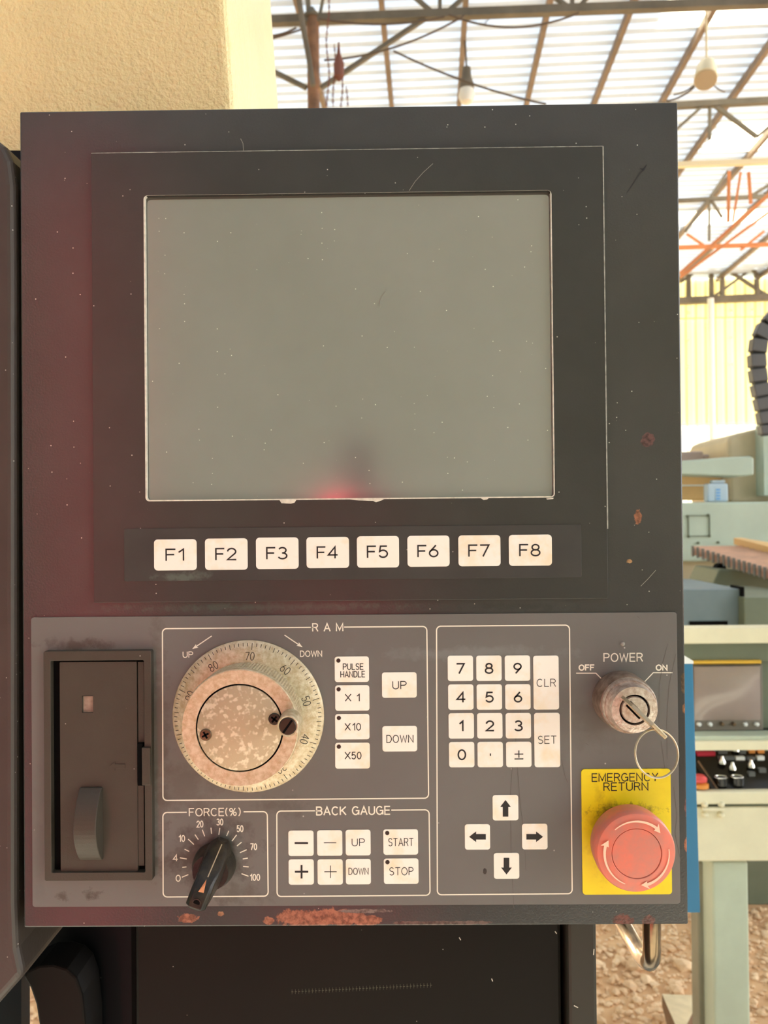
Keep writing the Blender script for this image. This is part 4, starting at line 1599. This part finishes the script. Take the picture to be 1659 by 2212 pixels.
screw(444.5, 1587, yf - .0004, .0029, M_SCREW, HW, ang=.5)
screw(593, 1553, yf - .0004, .0029, M_SCREWD, HW, ang=.9)
# spinner handle
cs = W(628, 1553, yf)
mb = MB()
ce = W(624, 1564, yf - .008)
cb = Vector((ce.x, yf, ce.z))
mb.lathe(cb, [(.0050, .001), (.0052, -.001), (.0045, -.003), (.0044, -.0065), (.0050, -.0085), (.0050, -.0115), (.0046, -.012), (.0041, -.0118)], 36)
SP = mb.build('spinner_handle', M_DIAL, HW, smooth=True)
pe = Vector((cb.x, yf - .0115, cb.z))
mb = MB()
mb.lathe(pe, [(.0041, .001), (.0041, -.0003), (.0036, -.0009), (.001, -.0011)], 30, mi=0)
L_, t_, a = .0036, .0005, .95
ca, sa = math.cos(a), math.sin(a)
mb.add([(pe.x + x * ca - z * sa, pe.y - .00115, pe.z + x * sa + z * ca) for x, z in ((-L_, -t_), (L_, -t_), (L_, t_), (-L_, t_))], [(0, 1, 2, 3)], 1)
mb.build('spinner_screw', [M_SCREWD, M_BLACK], HW, smooth=True)

# ---- FORCE selector
fc = W(464, 1866, WP)
mb = MB()
for a_, r0, r1 in [(-112, 62, 76), (-96, 62, 70), (-80, 62, 76), (-64, 62, 72), (-47, 62, 78), (-34, 64, 76), (-20, 64, 78), (-6, 66, 78), (8, 64, 78), (23, 66, 77), (37, 62, 78), (51, 62, 74), (66, 60, 75), (80, 62, 72), (95, 62, 73), (110, 62, 77)]:
    a = math.radians(a_)
    stroke(mb, [(464 + r0 * math.sin(a), 1866 - r0 * math.cos(a)), (464 + r1 * math.sin(a), 1866 - r1 * math.cos(a))], 2.2, WP, .0001)
mb.build('selector_ticks', M_LINE, PL, fix=False)
for (s, x, y, wd) in (('0', 385, 1897, 9), ('4', 379, 1853, 9), ('10', 393, 1811, 12), ('20', 432, 1780, 13), ('30', 475, 1775.5, 13), ('50', 518.5, 1790, 13), ('70', 548, 1829, 13), ('100', 551, 1895, 20)):
    label_text('selector_number', [(s, x, y, 13, 2.1, wd)])
mb = MB()
rs = 46 * KK
mb.lathe(fc, [(rs, .0003), (rs, -.003), (rs * .96, -.005), (rs * .86, -.0085), (rs * .82, -.010)], 48)
SE = mb.build('selector_knob', M_KNOB, BX, smooth=True)
ang = math.radians(21)
ax = Vector((math.sin(ang), 0, math.cos(ang)))
sd = Vector((math.cos(ang), 0, -math.sin(ang)))
secs = [(-.0104, .0032, .0030, -.003, -.0275), (-.0090, .0058, .0046, -.003, -.0285), (-.004, .0068, .0046, -.003, -.0275),
        (.002, .0070, .0044, -.003, -.0240), (.006, .0070, .0048, -.003, -.0185), (.0110, .0056, .0044, -.002, -.0120), (.0148, .0026, .0020, -.002, -.0070)]
vs, fs = [], []
for (a, wb, wt, yb, yt) in secs:
    for (wd_, y) in ((-wb, yb), (-wt - .0003, yt + .0015), (-wt * .7, yt), (wt * .7, yt), (wt + .0003, yt + .0015), (wb, yb)):
        p = fc + ax * a + sd * wd_
        vs.append((p.x, WP + y, p.z))
for i in range(len(secs) - 1):
    for k in range(5):
        q = i * 6 + k
        fs.append((q, q + 1, q + 7, q + 6))
    fs.append((i * 6 + 5, i * 6, i * 6 + 6, i * 6 + 11))
fs.append(tuple(range(5, -1, -1)))
fs.append(tuple(range(len(vs) - 6, len(vs))))
mb = MB()
mb.add(vs, fs)
mb.build('pointer_wing', M_KNOB, SE, smooth=True, bevel=.0004)


def wing(a, s, dy=-.0002):
    for (s0, s1) in zip(secs, secs[1:]):
        if s0[0] <= a <= s1[0]:
            k = (a - s0[0]) / (s1[0] - s0[0])
            yt = s0[4] + (s1[4] - s0[4]) * k
            break
    p = fc + ax * a + sd * s
    return (p.x, WP + yt + dy, p.z)


mb = MB()
mb.add([wing(-.0020, -.0012, -.0006), wing(-.0016, .0014, -.0006), wing(.0016, .0007, -.0006), wing(.0030, .0002, -.0006)], [(0, 1, 2, 3)])
mb.build('orange_mark', M_ORANGE, SE, fix=False)
mb = MB()
for (a, b) in ((.0036, .008), (.008, .0118), (.0118, .0142)):
    mb.add([wing(a + 1e-5, .0001), wing(a + 1e-5, .0006), wing(b, .0006), wing(b, .0001)], [(0, 1, 2, 3)])
mb.build('pointer_line', M_POINT, SE, fix=False)
mb = MB()
p = Vector(wing(-.0066, 0, 0))
mb.ring([(p.x + .0021 * math.cos(k * PI / 12), p.z + .0021 * math.sin(k * PI / 12)) for k in range(24)],
        [(p.x + .0016 * math.cos(k * PI / 12), p.z + .0016 * math.sin(k * PI / 12)) for k in range(24)], p.y - .0002, p.y + .0006, 0)
mb.lathe((p.x, p.y - .0001, p.z), [(.0016, .0005), (.0016, 0)], 20, mi=1)
mb.build('grub_hole', [M_KNOB, M_BLACK], SE)

# ---- key switch
kc = W(1341, 1510, WP)
mb = MB()
k_ = KK
mb.lathe(kc, [(61 * k_, .0003), (61 * k_, -.002), (60 * k_, -.010), (58 * k_, -.0125)], 56)
KS = mb.build('key_switch', M_SWD, BX, smooth=True)
mb = MB()
mb.lathe(kc, [(56 * k_, -.011), (57 * k_, -.0125), (57 * k_, -.0150), (54 * k_, -.0165), (53 * k_, -.0162), (50 * k_, -.0175), (48 * k_, -.0215), (46.5 * k_, -.0225), (31 * k_, -.0228), (30.5 * k_, -.0205), (20 * k_, -.0205)], 64)
mb.build('switch_ring', M_SWITCH, KS, smooth=True)
mb = MB()
mb.lathe(kc, [(30.4 * k_, -.019), (30.4 * k_, -.0207)], 40)
mb.build('barrel_gap', M_BLACK, KS)
mb = MB()
mb.lathe(kc, [(27 * k_, -.019), (27 * k_, -.0224), (25.5 * k_, -.0230)], 40)
mb.build('lock_barrel', M_SWITCH, KS, smooth=True)
dirk = Vector((.70, 0, -.72)).normalized()
perp = Vector((dirk.z, 0, -dirk.x))
mb = MB()
c = kc + Vector((0, -.0232, 0))
for s_ in (1,):
    q = [c + dirk * x + perp * y for x, y in ((-.0045, -.0017), (.0045, -.0017), (.0045, .0017), (-.0045, .0017))]
    mb.hexa([tuple(v) for v in q], [tuple(v + Vector((0, .001, 0))) for v in q])
mb.build('keyway', M_BLACK, KS)
# the key with its ring
KT = thing('switch_key', kc + Vector((0, -.024, 0)), 'thin steel key turned diagonally in the power switch, wire ring hanging from it', 'key')
prof = [(-.0035, .006), (.0035, .006), (.0035, -.004), (.0090, -.007), (.0100, -.012), (.0100, -.021), (.0085, -.0245), (-.0080, -.0245), (-.0100, -.021), (-.0100, -.010), (-.0080, -.005), (-.0035, -.004)]
prof = [(-.0032, .004), (.0032, .004), (.0040, -.002), (.0088, -.006), (.0104, -.011), (.0106, -.020), (.0090, -.0230), (.0010, -.0225), (-.0075, -.012), (-.0098, -.006), (-.0100, -.0015), (-.0040, .0)]
base = kc + Vector((0, -.0242, 0))
h = .0008
mb = MB()
mb.hexa([base + dirk * a + Vector((0, b, 0)) + perp * h for a, b in prof], [base + dirk * a + Vector((0, b, 0)) - perp * h for a, b in prof])
mb.build('key_bow', M_STEEL, KT, bevel=.0002)
ringc = W(1419, 1628, -.046)
mb = MB()
rrg = 48.5 * k_ * .885
mb.tube([ringc + Vector((rrg * math.cos(a), .003 * math.sin(a + .6), rrg * math.sin(a))) for a in [k * 2 * PI / 64 for k in range(64)]], .00036, 8, closed=True)
mb.tube([ringc + Vector((rrg * math.cos(a), .003 * math.sin(a + .6) + .0007, rrg * math.sin(a))) for a in [k * 2 * PI / 64 for k in range(64)]], .00036, 8, closed=True)
mb.build('split_ring', M_STEEL, KT, smooth=True)

# ---- emergency return button
a = prect(1257, 1661, 1450, 1932, WP - .0004)
mb = MB()
mb.prism(rr(*a, .0016), WP - .0006, WP + .0002)
YP = mb.build('yellow_plate', M_YEL, BX, bevel=.0001)
label_text('printed_word', [('EMERGENCY', 1350, 1679, 16.5, 2.0, 142)], M_INK, YP, WP - .0006)
label_text('printed_word', [('RETURN', 1352, 1699, 16.5, 2.0, 95)], M_INK, YP, WP - .0006)
ecap = W(1374, 1842, -.022)
ec = Vector((ecap.x, WP, ecap.z))
mb = MB()
mb.lathe(ec, [(64 * k_, 0), (64 * k_, -.003), (62 * k_, -.007), (56 * k_, -.0085)], 56)
ES = mb.build('emergency_button', M_COLLAR, BX, smooth=True)
mb = MB()
rc = 86.5 * k_ / 1.055
yb = -.022 - WP
mb.lathe(ec, [(60 * k_, -.0065), (rc * .93, -.0075), (rc * .97, -.009), (rc * 1.0, -.0165), (rc * .985, yb + .001), (rc * .955, yb), (rc * .90, yb - .0004), (rc * .63, yb - .0012), (rc * .618, yb - .0010), (rc * .61, yb - .0002), (rc * .60, yb - .0010), (rc * .4, yb - .0013), (rc * .1, yb - .0015)], 72)
mb.build('mushroom_cap', M_RED, ES, smooth=True)
k2 = 1 / 1.058
for (a0, a1) in ((-42, 38), (82, 162), (202, 285)):
    mb = MB()
    n = 16
    vs, fs = [], []
    for k in range(n + 1):
        u = k / n
        a = math.radians(a0 + (a1 - a0) * u)
        wd_ = (1.4 + 3.4 * u) * k_ * .6
        rm = 69 * k_ * k2
        for rr2 in (rm - wd_, rm + wd_):
            yy = WP - .0005 + yb - .0007 - .0004
            vs.append((ec.x + rr2 * math.sin(a), ec.y + yb - .00135, ec.z + rr2 * math.cos(a)))
    for k in range(n):
        fs.append((2 * k, 2 * k + 1, 2 * k + 3, 2 * k + 2))
    mb.add(vs, fs)
    a = math.radians(a1)
    b2 = math.radians(a1 + 11)
    rm = 69 * k_ * k2
    P_ = lambda r, an: (ec.x + r * math.sin(an), ec.y + yb - .0014, ec.z + r * math.cos(an))
    mb.add([P_(rm - 2 * k_, b2), P_(rm + 10 * k_, a - .03), P_(rm + 2 * k_, a), P_(rm - 7 * k_, a - .03)], [(0, 1, 2, 3)])
    mb.build('turn_arrow', M_REDARROW, ES, fix=False)

# ------------------------------------------------------------------ unseen hall parts added for light and reflections
mb = MB()
mb.hexa([B(-15, -12, -CZ), B(15, -12, -CZ), B(15, -12, HR + .3), B(-15, -12, HR + .3)], [B(-15, -12.1, -CZ), B(15, -12.1, -CZ), B(15, -12.1, HR + .3), B(-15, -12.1, HR + .3)])
structure(mb.build('added_wall_front', M_HALL), 'unseen grey wall added behind the camera to dim the mirrored surroundings')  # added to darken what the panel and screen reflect
mb = MB()
for (da, db, ha, hb) in ((-12, 8.4, -CZ, HR + .2), (11.2, 20, -CZ, HR + .2), (8.4, 11.2, 4.9, HR + .2)):
    mb.hexa([B(-15, da, ha), B(-15, db, ha), B(-15, db, hb), B(-15, da, hb)], [B(-15.1, da, ha), B(-15.1, db, ha), B(-15.1, db, hb), B(-15.1, da, hb)])
structure(mb.build('sun_gate_wall', M_HALL), 'unseen added wall, its gate shaped to aim the sun at the red stand-ins')  # added to hold back the sun; the opening shapes its beam
# unseen red stand-ins, added so the panel and screen mirror red
mb = MB()
mb.box((CAM.x - .70, -1.4, 0), (CAM.x - .605, -1.28, 2.25))
tag(mb.build('added_red_post', M_REDP, bevel=.01), 'unseen red post added to mirror as a red band in the panel', 'post')
t = thing('mirror_stand_in', (CAM.x - .10, -1.9, 0), 'red mirror stand-in with a dark top, unseen, added for the red patch mirrored in the screen', 'mirror stand-in')
mb = MB()
mb.lathe((CAM.x - .10, -1.9, 0), [(.115, .0), (.12, .03), (.12, 1.42), (.095, 1.50), (.04, 1.53)], 32, axis='z')
mb.build('body', M_REDP, t, smooth=True)
mb = MB()
mb.lathe((CAM.x - .10, -1.9, 0), [(.045, 1.51), (.05, 1.54), (.05, 1.64), (.03, 1.68)], 24, axis='z')
mb.build('dark_top', M_BLACK, t, smooth=True)
